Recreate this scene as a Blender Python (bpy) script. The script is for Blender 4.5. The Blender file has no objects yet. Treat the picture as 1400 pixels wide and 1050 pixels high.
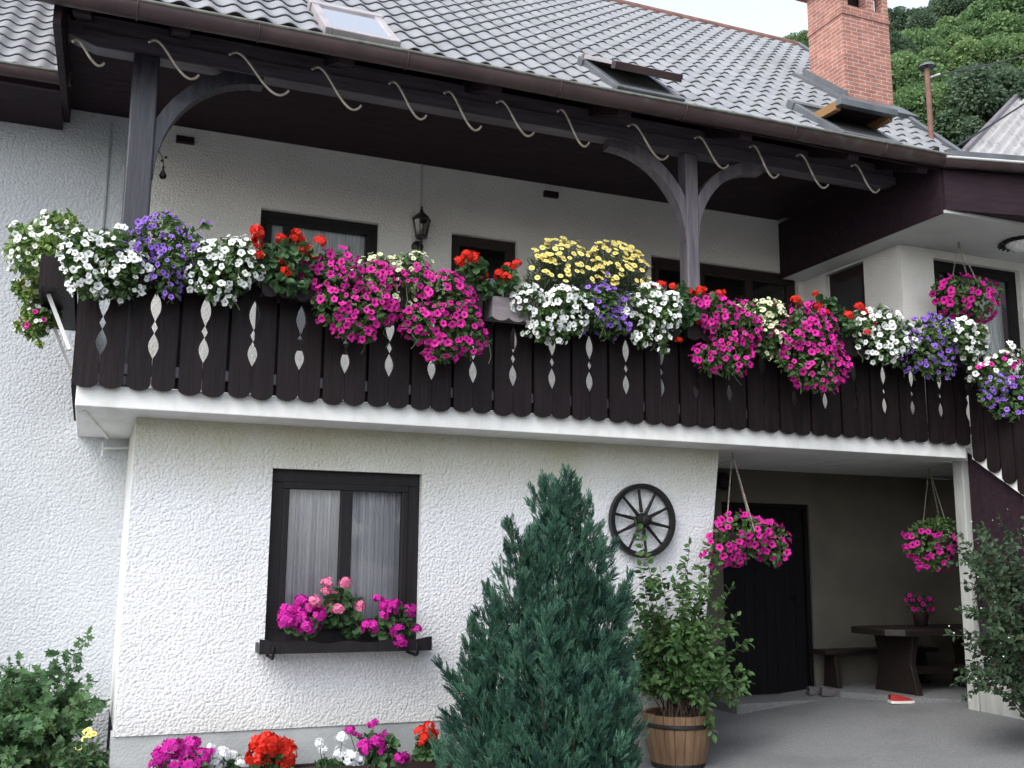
import bpy, math, random
import numpy as np
from mathutils import Vector, Matrix, Quaternion

S = bpy.context.scene
C = S.collection
rad = math.radians
rng = np.random.default_rng(7)
random.seed(7)

# ------------------------------------------------------------------ camera, sky, sun, exposure
FPX = 1409.0
CAM = np.array([0.0, -8.0, 1.6])
def _n(v): return v / np.linalg.norm(v)
def _d(u, v): return np.array([u - 700.0, -(v - 525.0), -FPX])
_X = _n(_d(4227, 800)); _Z = _d(765, -7530); _Z = _n(_Z - _X * (_X @ _Z / (np.linalg.norm(_X)))); _Z = _n(_Z - _X * (_X @ _Z)); _Y = np.cross(_Z, _X)
RM = np.array([_X, _Y, _Z])
cam_data = bpy.data.cameras.new("camera"); cam = bpy.data.objects.new("camera", cam_data); C.objects.link(cam)
M4 = Matrix([list(RM[i]) + [float(CAM[i])] for i in range(3)] + [[0, 0, 0, 1]])
cam.matrix_world = M4
cam_data.sensor_width = 36.0; cam_data.lens = 36.0 * FPX / 1400.0
cam_data.clip_start = 0.05; cam_data.clip_end = 2000
S.camera = cam

w = bpy.data.worlds.new("World"); S.world = w; w.use_nodes = True
nt = w.node_tree; nt.nodes.clear()
sky = nt.nodes.new("ShaderNodeTexSky"); sky.sky_type = 'NISHITA'; sky.sun_disc = False
SUN_EL, SUN_AZ = rad(48), rad(236)          # azimuth measured from +Y towards +X: the sun stands in front of the house
sky.sun_elevation = SUN_EL; sky.sun_rotation = SUN_AZ
sky.air_density = 1.0; sky.dust_density = 3.5; sky.ozone_density = 1.0; sky.altitude = 400
bg = nt.nodes.new("ShaderNodeBackground"); bg.inputs[1].default_value = 0.12
wo = nt.nodes.new("ShaderNodeOutputWorld")
hz = nt.nodes.new("ShaderNodeHueSaturation"); hz.inputs['Saturation'].default_value = 0.40; hz.inputs['Value'].default_value = 2.15   # thin high overcast
nt.links.new(sky.outputs[0], hz.inputs['Color']); nt.links.new(hz.outputs[0], bg.inputs[0]); nt.links.new(bg.outputs[0], wo.inputs[0])

sl = bpy.data.lights.new("sun", 'SUN'); sl.energy = 0.85; sl.angle = rad(45); sl.color = (1.0, 0.99, 0.97)
sun = bpy.data.objects.new("sun", sl); C.objects.link(sun)
sdir = Vector((math.sin(SUN_AZ) * math.cos(SUN_EL), math.cos(SUN_AZ) * math.cos(SUN_EL), math.sin(SUN_EL)))
sun.rotation_euler = sdir.to_track_quat('Z', 'Y').to_euler()
sun.location = (0, -20, 20)

S.view_settings.view_transform = 'Standard'; S.view_settings.look = 'None'
S.view_settings.exposure = 0.75; S.view_settings.gamma = 1.0
S.render.engine = 'CYCLES'
S.cycles.sample_clamp_indirect = 6; S.cycles.max_bounces = 8; S.cycles.transparent_max_bounces = 12
S.cycles.use_denoising = True

def at(u, v, y=None, x=None, z=None):
    """real point seen at a spot of the photograph, on the plane with the given depth"""
    r = RM @ _d(u, v)
    for k, val in ((1, y), (0, x), (2, z)):
        if val is not None:
            return CAM + (val - CAM[k]) / r[k] * r

# ------------------------------------------------------------------ mesh builder
class MB:
    def __init__(s): s.V = []; s.F = []; s.n = 0
    def add(s, V, F, mi=0, smooth=False):
        V = np.asarray(V, float).reshape(-1, 3)
        if isinstance(F, np.ndarray): s.F.append((F + s.n, mi, smooth))
        else:
            d = {}
            for f in F: d.setdefault(len(f), []).append(f)
            for k in d: s.F.append((np.array(d[k], int) + s.n, mi, smooth))
        s.V.append(V); s.n += len(V); return s
    def box(s, x0, x1, y0, y1, z0, z1, mi=0):
        V = [(x, y, z) for z in (z0, z1) for y in (y0, y1) for x in (x0, x1)]
        return s.add(V, [(0, 2, 3, 1), (4, 5, 7, 6), (0, 1, 5, 4), (2, 6, 7, 3), (0, 4, 6, 2), (1, 3, 7, 5)], mi)
    def beam(s, a, b, wd, ht, mi=0, up=(0, 0, 1)):
        a = np.array(a, float); b = np.array(b, float); d = _n(b - a)
        sd = _n(np.cross(d, np.array(up, float))); u = np.cross(sd, d)
        V = [p + sd * (i * wd / 2) + u * (j * ht / 2) for p in (a, b) for j in (-1, 1) for i in (-1, 1)]
        return s.add(V, [(0, 2, 3, 1), (4, 5, 7, 6), (0, 1, 5, 4), (2, 6, 7, 3), (0, 4, 6, 2), (1, 3, 7, 5)], mi)
    def prism(s, pts, f0, f1, mi=0):
        """pts: 2-D outline; f0/f1 map (a,b) to a 3-D point on the near / far side"""
        n = len(pts)
        V = [f0(*p) for p in pts] + [f1(*p) for p in pts]
        F = [tuple(range(n)), tuple(range(2 * n - 1, n - 1, -1))]
        F += [(i, i + n, (i + 1) % n + n, (i + 1) % n) for i in range(n)]
        return s.add(V, F, mi)
    def tube(s, pts, r, n=8, mi=0, smooth=True, cap=True):
        P = np.array(pts, float); m = len(P); rr = np.full(m, r) if np.isscalar(r) else np.array(r, float)
        T = np.gradient(P, axis=0); T /= np.linalg.norm(T, axis=1)[:, None] + 1e-12
        ref = np.array([0, 0, 1.0]) if abs(T[0][2]) < .9 else np.array([1.0, 0, 0])
        V = []
        a = np.arange(n) * 2 * math.pi / n
        for i in range(m):
            sd = _n(np.cross(T[i], ref)); u = np.cross(sd, T[i]); 
            V.append(P[i] + rr[i] * (np.cos(a)[:, None] * sd + np.sin(a)[:, None] * u))
        V = np.concatenate(V)
        F = [(i * n + j, i * n + (j + 1) % n, (i + 1) * n + (j + 1) % n, (i + 1) * n + j) for i in range(m - 1) for j in range(n)]
        s.add(V, F, mi, smooth)
        if cap: s.add(V[:n], [tuple(range(n))], mi); s.add(V[-n:], [tuple(range(n))[::-1]], mi)
        return s
    def lathe(s, prof, c=(0, 0, 0), n=24, mi=0, smooth=True, axis='z', sx=1, sy=1):
        a = np.arange(n) * 2 * math.pi / n; V = []
        for r, z in prof:
            if axis == 'z': V.append(np.stack([c[0] + r * np.cos(a) * sx, c[1] + r * np.sin(a) * sy, np.full(n, c[2] + z)], 1))
            else: V.append(np.stack([c[0] + r * np.cos(a), np.full(n, c[1] + z), c[2] + r * np.sin(a)], 1))
        F = [(i * n + j, i * n + (j + 1) % n, (i + 1) * n + (j + 1) % n, (i + 1) * n + j) for i in range(len(prof) - 1) for j in range(n)]
        return s.add(np.concatenate(V), F, mi, smooth)
    def grid(s, P, mi=0, smooth=False, keep=None):
        a, b = P.shape[:2]; i = np.arange(a * b).reshape(a, b)
        F = np.stack([i[:-1, :-1], i[:-1, 1:], i[1:, 1:], i[1:, :-1]], -1).reshape(-1, 4)
        if keep is not None: F = F[keep.reshape(-1)]
        return s.add(P.reshape(-1, 3), F, mi, smooth)
    def inst(s, Vt, Ft, R, pos, mi=0, smooth=False):
        """many copies of a template, R (N,3,3), pos (N,3)"""
        Vt = np.asarray(Vt, float); N = len(pos); k = len(Vt)
        V = np.einsum('nij,kj->nki', R, Vt) + np.asarray(pos)[:, None, :]
        Ft = np.asarray(Ft, int)
        F = (Ft[None] + (np.arange(N) * k)[:, None, None]).reshape(-1, Ft.shape[1])
        return s.add(V.reshape(-1, 3), F, mi, smooth)
    def mesh(s, name, mats):
        me = bpy.data.meshes.new(name)
        V = np.concatenate(s.V); me.vertices.add(len(V)); me.vertices.foreach_set('co', V.astype(np.float32).ravel())
        lv = np.concatenate([f.ravel() for f, _, _ in s.F]); cnt = np.concatenate([np.full(len(f), f.shape[1]) for f, _, _ in s.F])
        st = np.concatenate([[0], np.cumsum(cnt)[:-1]])
        me.loops.add(len(lv)); me.loops.foreach_set('vertex_index', lv.astype(np.int32))
        me.polygons.add(len(cnt)); me.polygons.foreach_set('loop_start', st.astype(np.int32))
        me.polygons.foreach_set('material_index', np.concatenate([np.full(len(f), m) for f, m, _ in s.F]).astype(np.int32))
        me.polygons.foreach_set('use_smooth', np.concatenate([np.full(len(f), q) for f, _, q in s.F]))
        for m in (mats if isinstance(mats, (list, tuple)) else [mats]): me.materials.append(m)
        me.update(calc_edges=True); me.validate()
        return me
    def build(s, name, mats, parent=None, bevel=0):
        o = bpy.data.objects.new(name, s.mesh(name, mats)); C.objects.link(o)
        if parent is not None:
            o.parent = parent
            rt = parent
            off = Vector((0, 0, 0))
            while rt is not None: off += rt.location; rt = rt.parent
            o.data.transform(Matrix.Translation(-off))
        if bevel:
            b = o.modifiers.new("bevel", 'BEVEL'); b.width = bevel; b.segments = 2; b.limit_method = 'ANGLE'; b.angle_limit = rad(40)
        return o

def thing(name, label, cat, loc=(0, 0, 0), group=None):
    o = bpy.data.objects.new(name, None); C.objects.link(o); o.location = loc
    o.empty_display_size = .1
    return tag(o, label, cat, group)
def tag(o, label, cat, group=None):
    o['label'] = label; o['category'] = cat
    if group: o['group'] = group
    return o
def struct(o): o['kind'] = 'structure'; return o

# ------------------------------------------------------------------ materials
def lin(c): return tuple(((x / 255) / 12.92 if x / 255 < .04045 else ((x / 255 + .055) / 1.055) ** 2.4) for x in c)
def mat(name, c1, c2=None, rough=.6, scale=6, lo=.35, hi=.65, detail=4, bump=0, bscale=40, spec=.5, metal=0, stretch=(1, 1, 1),
        rnd=0, transl=0, third=None, tscale=1.2, tlo=.55, thi=.75, rvar=0, sheen=0):
    m = bpy.data.materials.new(name); m.use_nodes = True; t = m.node_tree; N = t.nodes; L = t.links
    b = N["Principled BSDF"]; out = N["Material Output"]
    b.inputs['Roughness'].default_value = rough; b.inputs['Metallic'].default_value = metal
    b.inputs['Specular IOR Level'].default_value = spec
    tc = N.new("ShaderNodeTexCoord"); mp = N.new("ShaderNodeMapping"); mp.inputs['Scale'].default_value = stretch
    L.new(tc.outputs['Object'], mp.inputs[0]); vec = mp.outputs[0]
    def noise(sc, lo, hi, det=detail):
        n = N.new("ShaderNodeTexNoise"); n.inputs['Scale'].default_value = sc; n.inputs['Detail'].default_value = det
        L.new(vec, n.inputs['Vector'])
        r = N.new("ShaderNodeMapRange"); r.inputs[1].default_value = lo; r.inputs[2].default_value = hi; L.new(n.outputs[0], r.inputs[0])
        return r.outputs[0]
    def mix(a, bb, f):
        x = N.new("ShaderNodeMix"); x.data_type = 'RGBA'
        for s_, val in ((6, a), (7, bb)):
            if isinstance(val, tuple): x.inputs[s_].default_value = val + (1,)
            else: L.new(val, x.inputs[s_])
        if isinstance(f, float): x.inputs[0].default_value = f
        else: L.new(f, x.inputs[0])
        return x.outputs[2]
    col = c1
    if c2: col = mix(c1, c2, noise(scale, lo, hi))
    if third: col = mix(col, third, noise(tscale, tlo, thi))
    if rnd:
        oi = N.new("ShaderNodeObjectInfo"); hs = N.new("ShaderNodeHueSaturation")
        r = N.new("ShaderNodeMapRange"); r.inputs[3].default_value = 1 - rnd; r.inputs[4].default_value = 1 + rnd
        L.new(oi.outputs['Random'], r.inputs[0]); L.new(r.outputs[0], hs.inputs['Value'])
        if isinstance(col, tuple): hs.inputs['Color'].default_value = col + (1,)
        else: L.new(col, hs.inputs['Color'])
        col = hs.outputs[0]
    if isinstance(col, tuple): b.inputs['Base Color'].default_value = col + (1,)
    else: L.new(col, b.inputs['Base Color'])
    if rvar:
        rr = N.new("ShaderNodeMapRange"); rr.inputs[3].default_value = rough - rvar; rr.inputs[4].default_value = rough + rvar
        L.new(noise(scale * 2, .3, .7), rr.inputs[0]); L.new(rr.outputs[0], b.inputs['Roughness'])
    if bump:
        n = N.new("ShaderNodeTexNoise"); n.inputs['Scale'].default_value = bscale; n.inputs['Detail'].default_value = 3
        L.new(vec, n.inputs['Vector'])
        bp = N.new("ShaderNodeBump"); bp.inputs['Strength'].default_value = 1; bp.inputs['Distance'].default_value = bump
        L.new(n.outputs[0], bp.inputs['Height']); L.new(bp.outputs[0], b.inputs['Normal'])
    if transl:
        tr = N.new("ShaderNodeBsdfTranslucent"); ms = N.new("ShaderNodeMixShader"); ms.inputs[0].default_value = transl
        if isinstance(col, tuple): tr.inputs[0].default_value = col + (1,)
        else: L.new(col, tr.inputs[0])
        L.new(b.outputs[0], ms.inputs[1]); L.new(tr.outputs[0], ms.inputs[2]); L.new(ms.outputs[0], out.inputs[0])
    return m

def stucco(name, base, dist, sc, band_z=None, band_col=(.38, .37, .24)):
    """thrown roughcast: pebbly bumps, slight dirt, greenish band below the slab"""
    m = mat(name, base, tuple(x * .88 for x in base), rough=.9, scale=1.3, lo=.4, hi=.8, spec=.2)
    t = m.node_tree; N = t.nodes; L = t.links; b = N["Principled BSDF"]
    tc = N.new("ShaderNodeTexCoord")
    v = N.new("ShaderNodeTexVoronoi"); v.feature = 'F1'; v.inputs['Scale'].default_value = sc * .8
    v.inputs['Randomness'].default_value = 1
    n = N.new("ShaderNodeTexNoise"); n.inputs['Scale'].default_value = sc * .9; n.inputs['Detail'].default_value = 3; n.inputs['Roughness'].default_value = .6
    dn = N.new("ShaderNodeTexNoise"); dn.inputs['Scale'].default_value = sc * .5
    ad = N.new("ShaderNodeVectorMath"); ad.operation = 'MULTIPLY_ADD'; ad.inputs[1].default_value = (.022, .022, .022)
    L.new(tc.outputs['Object'], dn.inputs['Vector']); L.new(dn.outputs['Color'], ad.inputs[0]); L.new(tc.outputs['Object'], ad.inputs[2])
    L.new(ad.outputs[0], v.inputs['Vector']); L.new(tc.outputs['Object'], n.inputs['Vector'])
    s_ = N.new("ShaderNodeMath"); s_.operation = 'MULTIPLY_ADD'; s_.inputs[1].default_value = .95
    L.new(n.outputs[0], s_.inputs[0]); 
    iv = N.new("ShaderNodeMath"); iv.operation = 'MULTIPLY'; iv.inputs[1].default_value = -.85; L.new(v.outputs['Distance'], iv.inputs[0])
    L.new(iv.outputs[0], s_.inputs[2])
    bp = N.new("ShaderNodeBump"); bp.inputs['Strength'].default_value = 1; bp.inputs['Distance'].default_value = dist
    L.new(s_.outputs[0], bp.inputs['Height']); L.new(bp.outputs[0], b.inputs['Normal'])
    # tiny pits of dirt
    pit = N.new("ShaderNodeTexNoise"); pit.inputs['Scale'].default_value = sc * 1.1; pit.inputs['Detail'].default_value = 2
    L.new(tc.outputs['Object'], pit.inputs['Vector'])
    pr = N.new("ShaderNodeMapRange"); pr.inputs[1].default_value = .66; pr.inputs[2].default_value = .76; L.new(pit.outputs[0], pr.inputs[0])
    old = b.inputs['Base Color'].links[0].from_socket
    x = N.new("ShaderNodeMix"); x.data_type = 'RGBA'; L.new(pr.outputs[0], x.inputs[0]); L.new(old, x.inputs[6]); x.inputs[7].default_value = tuple(q * .5 for q in base) + (1,)
    col = x.outputs[2]
    if band_z:  # yellowish tone, stronger towards the top of the wall
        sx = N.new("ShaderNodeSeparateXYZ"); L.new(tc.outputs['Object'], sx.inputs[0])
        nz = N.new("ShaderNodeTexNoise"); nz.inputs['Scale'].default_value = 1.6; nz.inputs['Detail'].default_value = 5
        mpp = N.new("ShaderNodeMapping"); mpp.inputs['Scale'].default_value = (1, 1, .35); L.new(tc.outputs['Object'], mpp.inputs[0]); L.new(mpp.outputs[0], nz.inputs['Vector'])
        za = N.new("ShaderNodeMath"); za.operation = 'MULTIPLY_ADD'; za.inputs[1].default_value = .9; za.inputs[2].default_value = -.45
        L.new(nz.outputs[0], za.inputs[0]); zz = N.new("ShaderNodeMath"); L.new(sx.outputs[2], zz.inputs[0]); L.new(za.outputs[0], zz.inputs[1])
        mr = N.new("ShaderNodeMapRange"); mr.inputs[1].default_value = band_z[0]; mr.inputs[2].default_value = band_z[1]; mr.inputs[4].default_value = band_z[2]
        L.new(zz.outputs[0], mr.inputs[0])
        y = N.new("ShaderNodeMix"); y.data_type = 'RGBA'; L.new(mr.outputs[0], y.inputs[0]); L.new(col, y.inputs[6]); y.inputs[7].default_value = band_col + (1,)
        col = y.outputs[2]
    if band_z:   # rain splash along the foot of the wall
        z2 = N.new("ShaderNodeMath"); z2.operation = 'MULTIPLY_ADD'; z2.inputs[1].default_value = -.5; L.new(nz.outputs[0], z2.inputs[0]); L.new(sx.outputs[2], z2.inputs[2])
        m2 = N.new("ShaderNodeMapRange"); m2.inputs[1].default_value = .48; m2.inputs[2].default_value = .14; m2.inputs[4].default_value = .55; L.new(z2.outputs[0], m2.inputs[0])
        y2 = N.new("ShaderNodeMix"); y2.data_type = 'RGBA'; L.new(m2.outputs[0], y2.inputs[0]); L.new(col, y2.inputs[6]); y2.inputs[7].default_value = (.50, .50, .45, 1); col = y2.outputs[2]
    L.new(col, b.inputs['Base Color'])
    return m

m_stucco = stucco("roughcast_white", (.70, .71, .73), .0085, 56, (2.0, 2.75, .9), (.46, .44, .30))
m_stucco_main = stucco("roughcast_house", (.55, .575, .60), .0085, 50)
m_stucco_up = stucco("roughcast_upper", (.80, .78, .74), .0075, 60)
m_plinth = mat("plinth_render", (.40, .42, .42), (.30, .32, .32), rough=.9, scale=3, bump=.004, bscale=60, third=(.24, .25, .22), tscale=1.5)
m_white = mat("white_paint_concrete", (.78, .78, .76), (.60, .60, .56), rough=.7, scale=2.2, lo=.45, hi=.8, stretch=(3, 1, 1), bump=.002, bscale=50)
m_soffit_w = mat("white_ceiling", (.55, .56, .55), (.46, .47, .45), rough=.8, scale=1.4)
def wood(name, c, c2, rough=.5, axis='z', bump=.003, third=None, spec=.5):
    st = {'x': (.12, 1, 1), 'y': (1, .12, 1), 'z': (1, 1, .12)}[axis]
    return mat(name, c, c2, rough=rough, scale=22, lo=.3, hi=.7, detail=6, bump=bump, bscale=45, stretch=st, third=third, tscale=3, rvar=.1, spec=spec)
m_board = wood("dark_stained_boards", (.007, .0045, .0055), (.015, .009, .010), .55, spec=.2)
m_beam = wood("stained_beam", (.060, .050, .060), (.11, .095, .11), .45, 'x')
m_post = wood("weathered_post", (.085, .075, .09), (.17, .15, .165), .5, 'z', .004, (.05, .04, .05))
m_post_l = wood("dark_post", (.020, .020, .028), (.038, .037, .048), .38, 'z', .003)
m_dark = wood("dark_soffit", (.019, .011, .016), (.030, .018, .023), .65, 'x', spec=.15)
m_frame = wood("window_frame_dark", (.008, .0065, .008), (.013, .011, .013), .5, 'z', .001, spec=.25)
m_frame_b = wood("window_frame_brown", (.022, .013, .013), (.036, .023, .022), .5, 'x', .001, spec=.25)
m_door = wood("door_black", (.004, .004, .005), (.007, .007, .008), .6, 'z', spec=.15)
m_room = mat("room_dark", (.03, .03, .032), rough=1)
m_tile = mat("roof_tile_grey", (.235, .243, .256), (.185, .192, .204), rough=.52, scale=3, third=(.14, .145, .138), tscale=2.2, tlo=.58, thi=.85, rvar=.08, spec=.35, bump=.0008, bscale=300)
m_flash = mat("zinc_flashing", (.10, .11, .12), (.14, .15, .16), rough=.45, scale=5, metal=.3, bump=.001, bscale=30)
m_gutter = mat("gutter_copper", (.060, .040, .042), (.085, .055, .055), rough=.38, scale=4, metal=.35, third=(.10, .10, .085), tscale=6, tlo=.6, thi=.8, rvar=.08)
m_lichen = mat("gutter_lip", (.17, .18, .15), (.10, .10, .09), rough=.7, scale=14)
m_iron = mat("black_iron", (.007, .0065, .007), (.014, .012, .012), spec=.25, rough=.55, scale=25, bump=.001, bscale=60)
m_lantern = mat("lantern_metal", (.016, .011, .012), (.03, .02, .02), rough=.42, scale=20)
m_rod = mat("bare_rod", (.55, .50, .43), (.36, .30, .24), rough=.5, scale=18, metal=.2)
m_zrod = mat("zinc_bars", (.5, .5, .5), rough=.4)
m_rust = mat("rusty_pipe", (.20, .10, .075), (.12, .06, .05), rough=.8, scale=12)
m_cable = mat("black_cable", (.01, .01, .012), rough=.6)
m_ceram = mat("ceramic_pipe", (.55, .54, .52), rough=.4)
m_ybeam = wood("raw_pine", (.28, .16, .055), (.20, .10, .035), .6, 'y')
m_tub = wood("tub_oak", (.15, .085, .045), (.22, .135, .075), .65, 'z', .004, (.10, .05, .025))
m_soil = mat("soil", (.03, .022, .016), (.05, .038, .026), rough=1, scale=30, bump=.02, bscale=40)
m_conc = mat("yard_concrete", (.205, .21, .213), (.12, .125, .128), rough=.95, scale=70, lo=.3, hi=.7, third=(.115, .118, .12), tscale=1.6, tlo=.5, thi=.85, bump=.006, bscale=70, spec=.25)
m_grass = mat("lawn", (.03, .06, .018), (.05, .09, .03), rough=1, scale=4)
m_hill = mat("forest_floor", (.02, .04, .014), (.03, .05, .02), rough=1, scale=1)
m_barnroof = mat("corrugated_grey", (.36, .35, .35), (.28, .27, .27), rough=.6, scale=2, third=(.16, .15, .15), tscale=3)
m_curtain = mat("curtain_cloth", (.84, .83, .84), (.70, .68, .72), rough=.9, scale=9, stretch=(1, 1, .03), lo=.42, hi=.58, transl=.25)
m_lace = mat("lace_curtain", (.90, .91, .91), (.62, .64, .64), rough=.9, scale=60, stretch=(1, 1, .05), lo=.4, hi=.6)
m_redshoe = mat("red_canvas", (.34, .016, .012), (.24, .012, .008), rough=.8, scale=60)
m_rubber = mat("white_rubber", (.7, .68, .64), rough=.6)
m_rag = mat("grey_cloth", (.10, .095, .10), (.06, .055, .06), rough=1, scale=12)

def glass_mat(name, tint=(1, 1, 1), refl=1.0):
    m = bpy.data.materials.new(name); m.use_nodes = True; t = m.node_tree; N = t.nodes; L = t.links; N.clear()
    o = N.new("ShaderNodeOutputMaterial"); tr = N.new("ShaderNodeBsdfTransparent"); tr.inputs[0].default_value = tint + (1,)
    gl = N.new("ShaderNodeBsdfGlossy"); gl.inputs['Roughness'].default_value = .02; mx = N.new("ShaderNodeMixShader")
    fr = N.new("ShaderNodeFresnel"); fr.inputs[0].default_value = 1.5
    mu = N.new("ShaderNodeMath"); mu.operation = 'MULTIPLY'; mu.inputs[1].default_value = refl; mu.use_clamp = True
    L.new(fr.outputs[0], mu.inputs[0]); L.new(mu.outputs[0], mx.inputs[0]); L.new(tr.outputs[0], mx.inputs[1]); L.new(gl.outputs[0], mx.inputs[2]); L.new(mx.outputs[0], o.inputs[0])
    return m
m_glass = glass_mat("window_glass", (.93, .94, .95), 2.0)
m_lglass = glass_mat("lantern_glass", (.75, .76, .72), 1.5)
m_skyglass = mat("skylight_glass", (.80, .82, .85), rough=.06, spec=1.0, metal=.95)

def brick_mat():
    m = bpy.data.materials.new("red_brick"); m.use_nodes = True; t = m.node_tree; N = t.nodes; L = t.links; b = N["Principled BSDF"]
    tc = N.new("ShaderNodeTexCoord"); sp = N.new("ShaderNodeSeparateXYZ"); L.new(tc.outputs['Object'], sp.inputs[0])
    ad = N.new("ShaderNodeMath"); L.new(sp.outputs[0], ad.inputs[0]); L.new(sp.outputs[1], ad.inputs[1])
    cb = N.new("ShaderNodeCombineXYZ"); L.new(ad.outputs[0], cb.inputs[0]); L.new(sp.outputs[2], cb.inputs[1])
    br = N.new("ShaderNodeTexBrick"); br.inputs['Scale'].default_value = 1; br.inputs['Brick Width'].default_value = .155; br.inputs['Row Height'].default_value = .047
    br.inputs['Mortar Size'].default_value = .006; br.inputs['Mortar Smooth'].default_value = .3; br.inputs['Bias'].default_value = 0
    br.inputs['Color1'].default_value = (.36, .150, .110, 1); br.inputs['Color2'].default_value = (.27, .105, .08, 1); br.inputs['Mortar'].default_value = (.42, .33, .29, 1)
    L.new(cb.outputs[0], br.inputs['Vector'])
    nz = N.new("ShaderNodeTexNoise"); nz.inputs['Scale'].default_value = 9; nz.inputs['Detail'].default_value = 5; L.new(tc.outputs['Object'], nz.inputs['Vector'])
    mx = N.new("ShaderNodeMix"); mx.data_type = 'RGBA'; mx.blend_type = 'OVERLAY'; mx.inputs[0].default_value = .5
    L.new(br.outputs[0], mx.inputs[6]); L.new(nz.outputs[0], mx.inputs[7]); L.new(mx.outputs[2], b.inputs['Base Color'])
    b.inputs['Roughness'].default_value = .85
    bp = N.new("ShaderNodeBump"); bp.inputs['Distance'].default_value = .006; bp.invert = True; L.new(br.outputs['Fac'], bp.inputs['Height']); L.new(bp.outputs[0], b.inputs['Normal'])
    return m
m_brick = brick_mat()
m_mortar = mat("brick_trim", (.38, .15, .10), (.30, .11, .08), rough=.85, scale=12)

def leafm(name, a, b, sc=5, rough=.55, tr=.22, third=None, tsc=2.5):
    return mat(name, a, b, rough=rough, scale=sc, lo=.38, hi=.62, detail=5, transl=tr, third=third, tscale=tsc, spec=.35)
m_pet_leaf = leafm("petunia_leaf", (.095, .175, .050), (.048, .10, .030), 9)
m_lime_leaf = leafm("trailing_leaf", (.24, .34, .10), (.11, .20, .05), 8)
m_ger_leaf = leafm("geranium_leaf", (.065, .14, .050), (.040, .09, .034), 9)
m_dai_leaf = leafm("daisy_leaf", (.13, .165, .105), (.07, .10, .06), 12)
m_conifer = leafm("conifer_spray", (.046, .130, .082), (.017, .056, .044), 5, .6, .12, (.058, .13, .07), 7)
m_con_young = leafm('conifer_young_shoot', (.085, .195, .13), (.045, .115, .08), 5, .6, .15)
m_shrub = leafm("tub_shrub_leaf", (.075, .155, .045), (.042, .095, .030), 4, .45)
m_wild = leafm("wild_shrub_leaf", (.10, .20, .075), (.055, .125, .055), 3, .5, .32, (.16, .25, .08))
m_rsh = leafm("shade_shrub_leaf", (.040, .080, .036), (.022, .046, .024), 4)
m_stem = mat("green_stem", (.06, .09, .035), rough=.7)
m_wstem = mat("woody_stem", (.09, .065, .045), (.05, .035, .025), rough=.8, scale=20)
m_bark = mat("bark", (.06, .045, .035), (.035, .027, .02), rough=.95, scale=9, bump=.01, bscale=20)
def petal(name, c, rnd=.2, tr=.25, rough=.6): return mat(name, c, rough=rough, rnd=rnd, transl=tr, spec=.25)
p_mag = petal("petal_magenta", (.56, .020, .27)); t_mag = petal("throat_magenta", (.26, .006, .12))
p_wht = petal("petal_white", (.80, .82, .80), .06); t_wht = petal("throat_white", (.50, .56, .40))
p_crm = petal("petal_cream", (.72, .75, .50), .08); t_crm = petal("throat_cream", (.48, .54, .18))
p_pur = petal("petal_purple", (.25, .125, .53), .2); t_pur = petal("throat_purple", (.09, .025, .25))
p_red = petal("petal_red", (.66, .030, .016), .1); t_red = petal("centre_red", (.40, .01, .008))
p_pnk = petal("petal_pink", (.75, .20, .36), .1); t_pnk = petal("centre_pink", (.60, .09, .22))
p_gmag = petal("petal_fuchsia", (.50, .018, .30), .1); t_gmag = petal("centre_fuchsia", (.30, .008, .18))
p_gwh = petal("petal_ger_white", (.80, .82, .84), .05); t_gwh = petal("centre_ger_white", (.6, .65, .5))
p_yel = petal("petal_yellow", (.86, .78, .30), .08); t_yel = petal("disc_yellow", (.70, .42, .02))

# ------------------------------------------------------------------ house
house = thing("house", "white roughcast two-storey house with a dark wooden flower balcony and grey tiled roof", "house", (3.5, 1.5, 0))

def wall_holes(x0, x1, z0, z1, y, dy, holes, fx=lambda x, z: x):
    """front face at y with real openings, reveals dy deep"""
    mb = MB()
    xs = sorted({x0, x1} | {h[0] for h in holes} | {h[1] for h in holes}); zs = sorted({z0, z1} | {h[2] for h in holes} | {h[3] for h in holes})
    for i in range(len(xs) - 1):
        for j in range(len(zs) - 1):
            cx, cz = (xs[i] + xs[i + 1]) / 2, (zs[j] + zs[j + 1]) / 2
            if any(h[0] < cx < h[1] and h[2] < cz < h[3] for h in holes): continue
            q = [(xs[i], zs[j]), (xs[i + 1], zs[j]), (xs[i + 1], zs[j + 1]), (xs[i], zs[j + 1])]
            mb.add([(fx(a, b), y, b) for a, b in q], [(0, 1, 2, 3)])
    for h in holes:
        a, b, c, d = h
        for p, q in (((a, c), (a, d)), ((a, d), (b, d)), ((b, d), (b, c)), ((b, c), (a, c))):
            mb.add([(p[0], y, p[1]), (q[0], y, q[1]), (q[0], y + dy, q[1]), (p[0], y + dy, p[1])], [(0, 1, 2, 3)])
    return mb

RX = lambda z: 4.965 + .1248 * z            # slanting right edge of the front wall
fxr = lambda x, z: RX(z) if x == 99 else x
WIN = (1.271, 2.465, 1.0, 2.312)
mb = wall_holes(.265, 99, .39, 2.645, 0, .2, [WIN], fxr)
# end faces of the bay
mb.add([(.265, 0, .39), (.265, 1.5, .39), (.265, 1.5, 2.645), (.265, 0, 2.645)], [(0, 1, 2, 3)])
mb.add([(RX(0), 0, -.1), (RX(2.645), 0, 2.645), (RX(2.645), 1.5, 2.645), (RX(0), 1.5, -.1)], [(0, 1, 2, 3)])
mb.add([(.265, 0, .39), (RX(.39), 0, .39), (RX(.39), .02, .39), (.265, .02, .39)], [(0, 1, 2, 3)])
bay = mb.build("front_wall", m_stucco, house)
MB().box(.25, RX(.2) - .02, .012, .3, -.2, .392).build("plinth", m_plinth, house)

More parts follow.
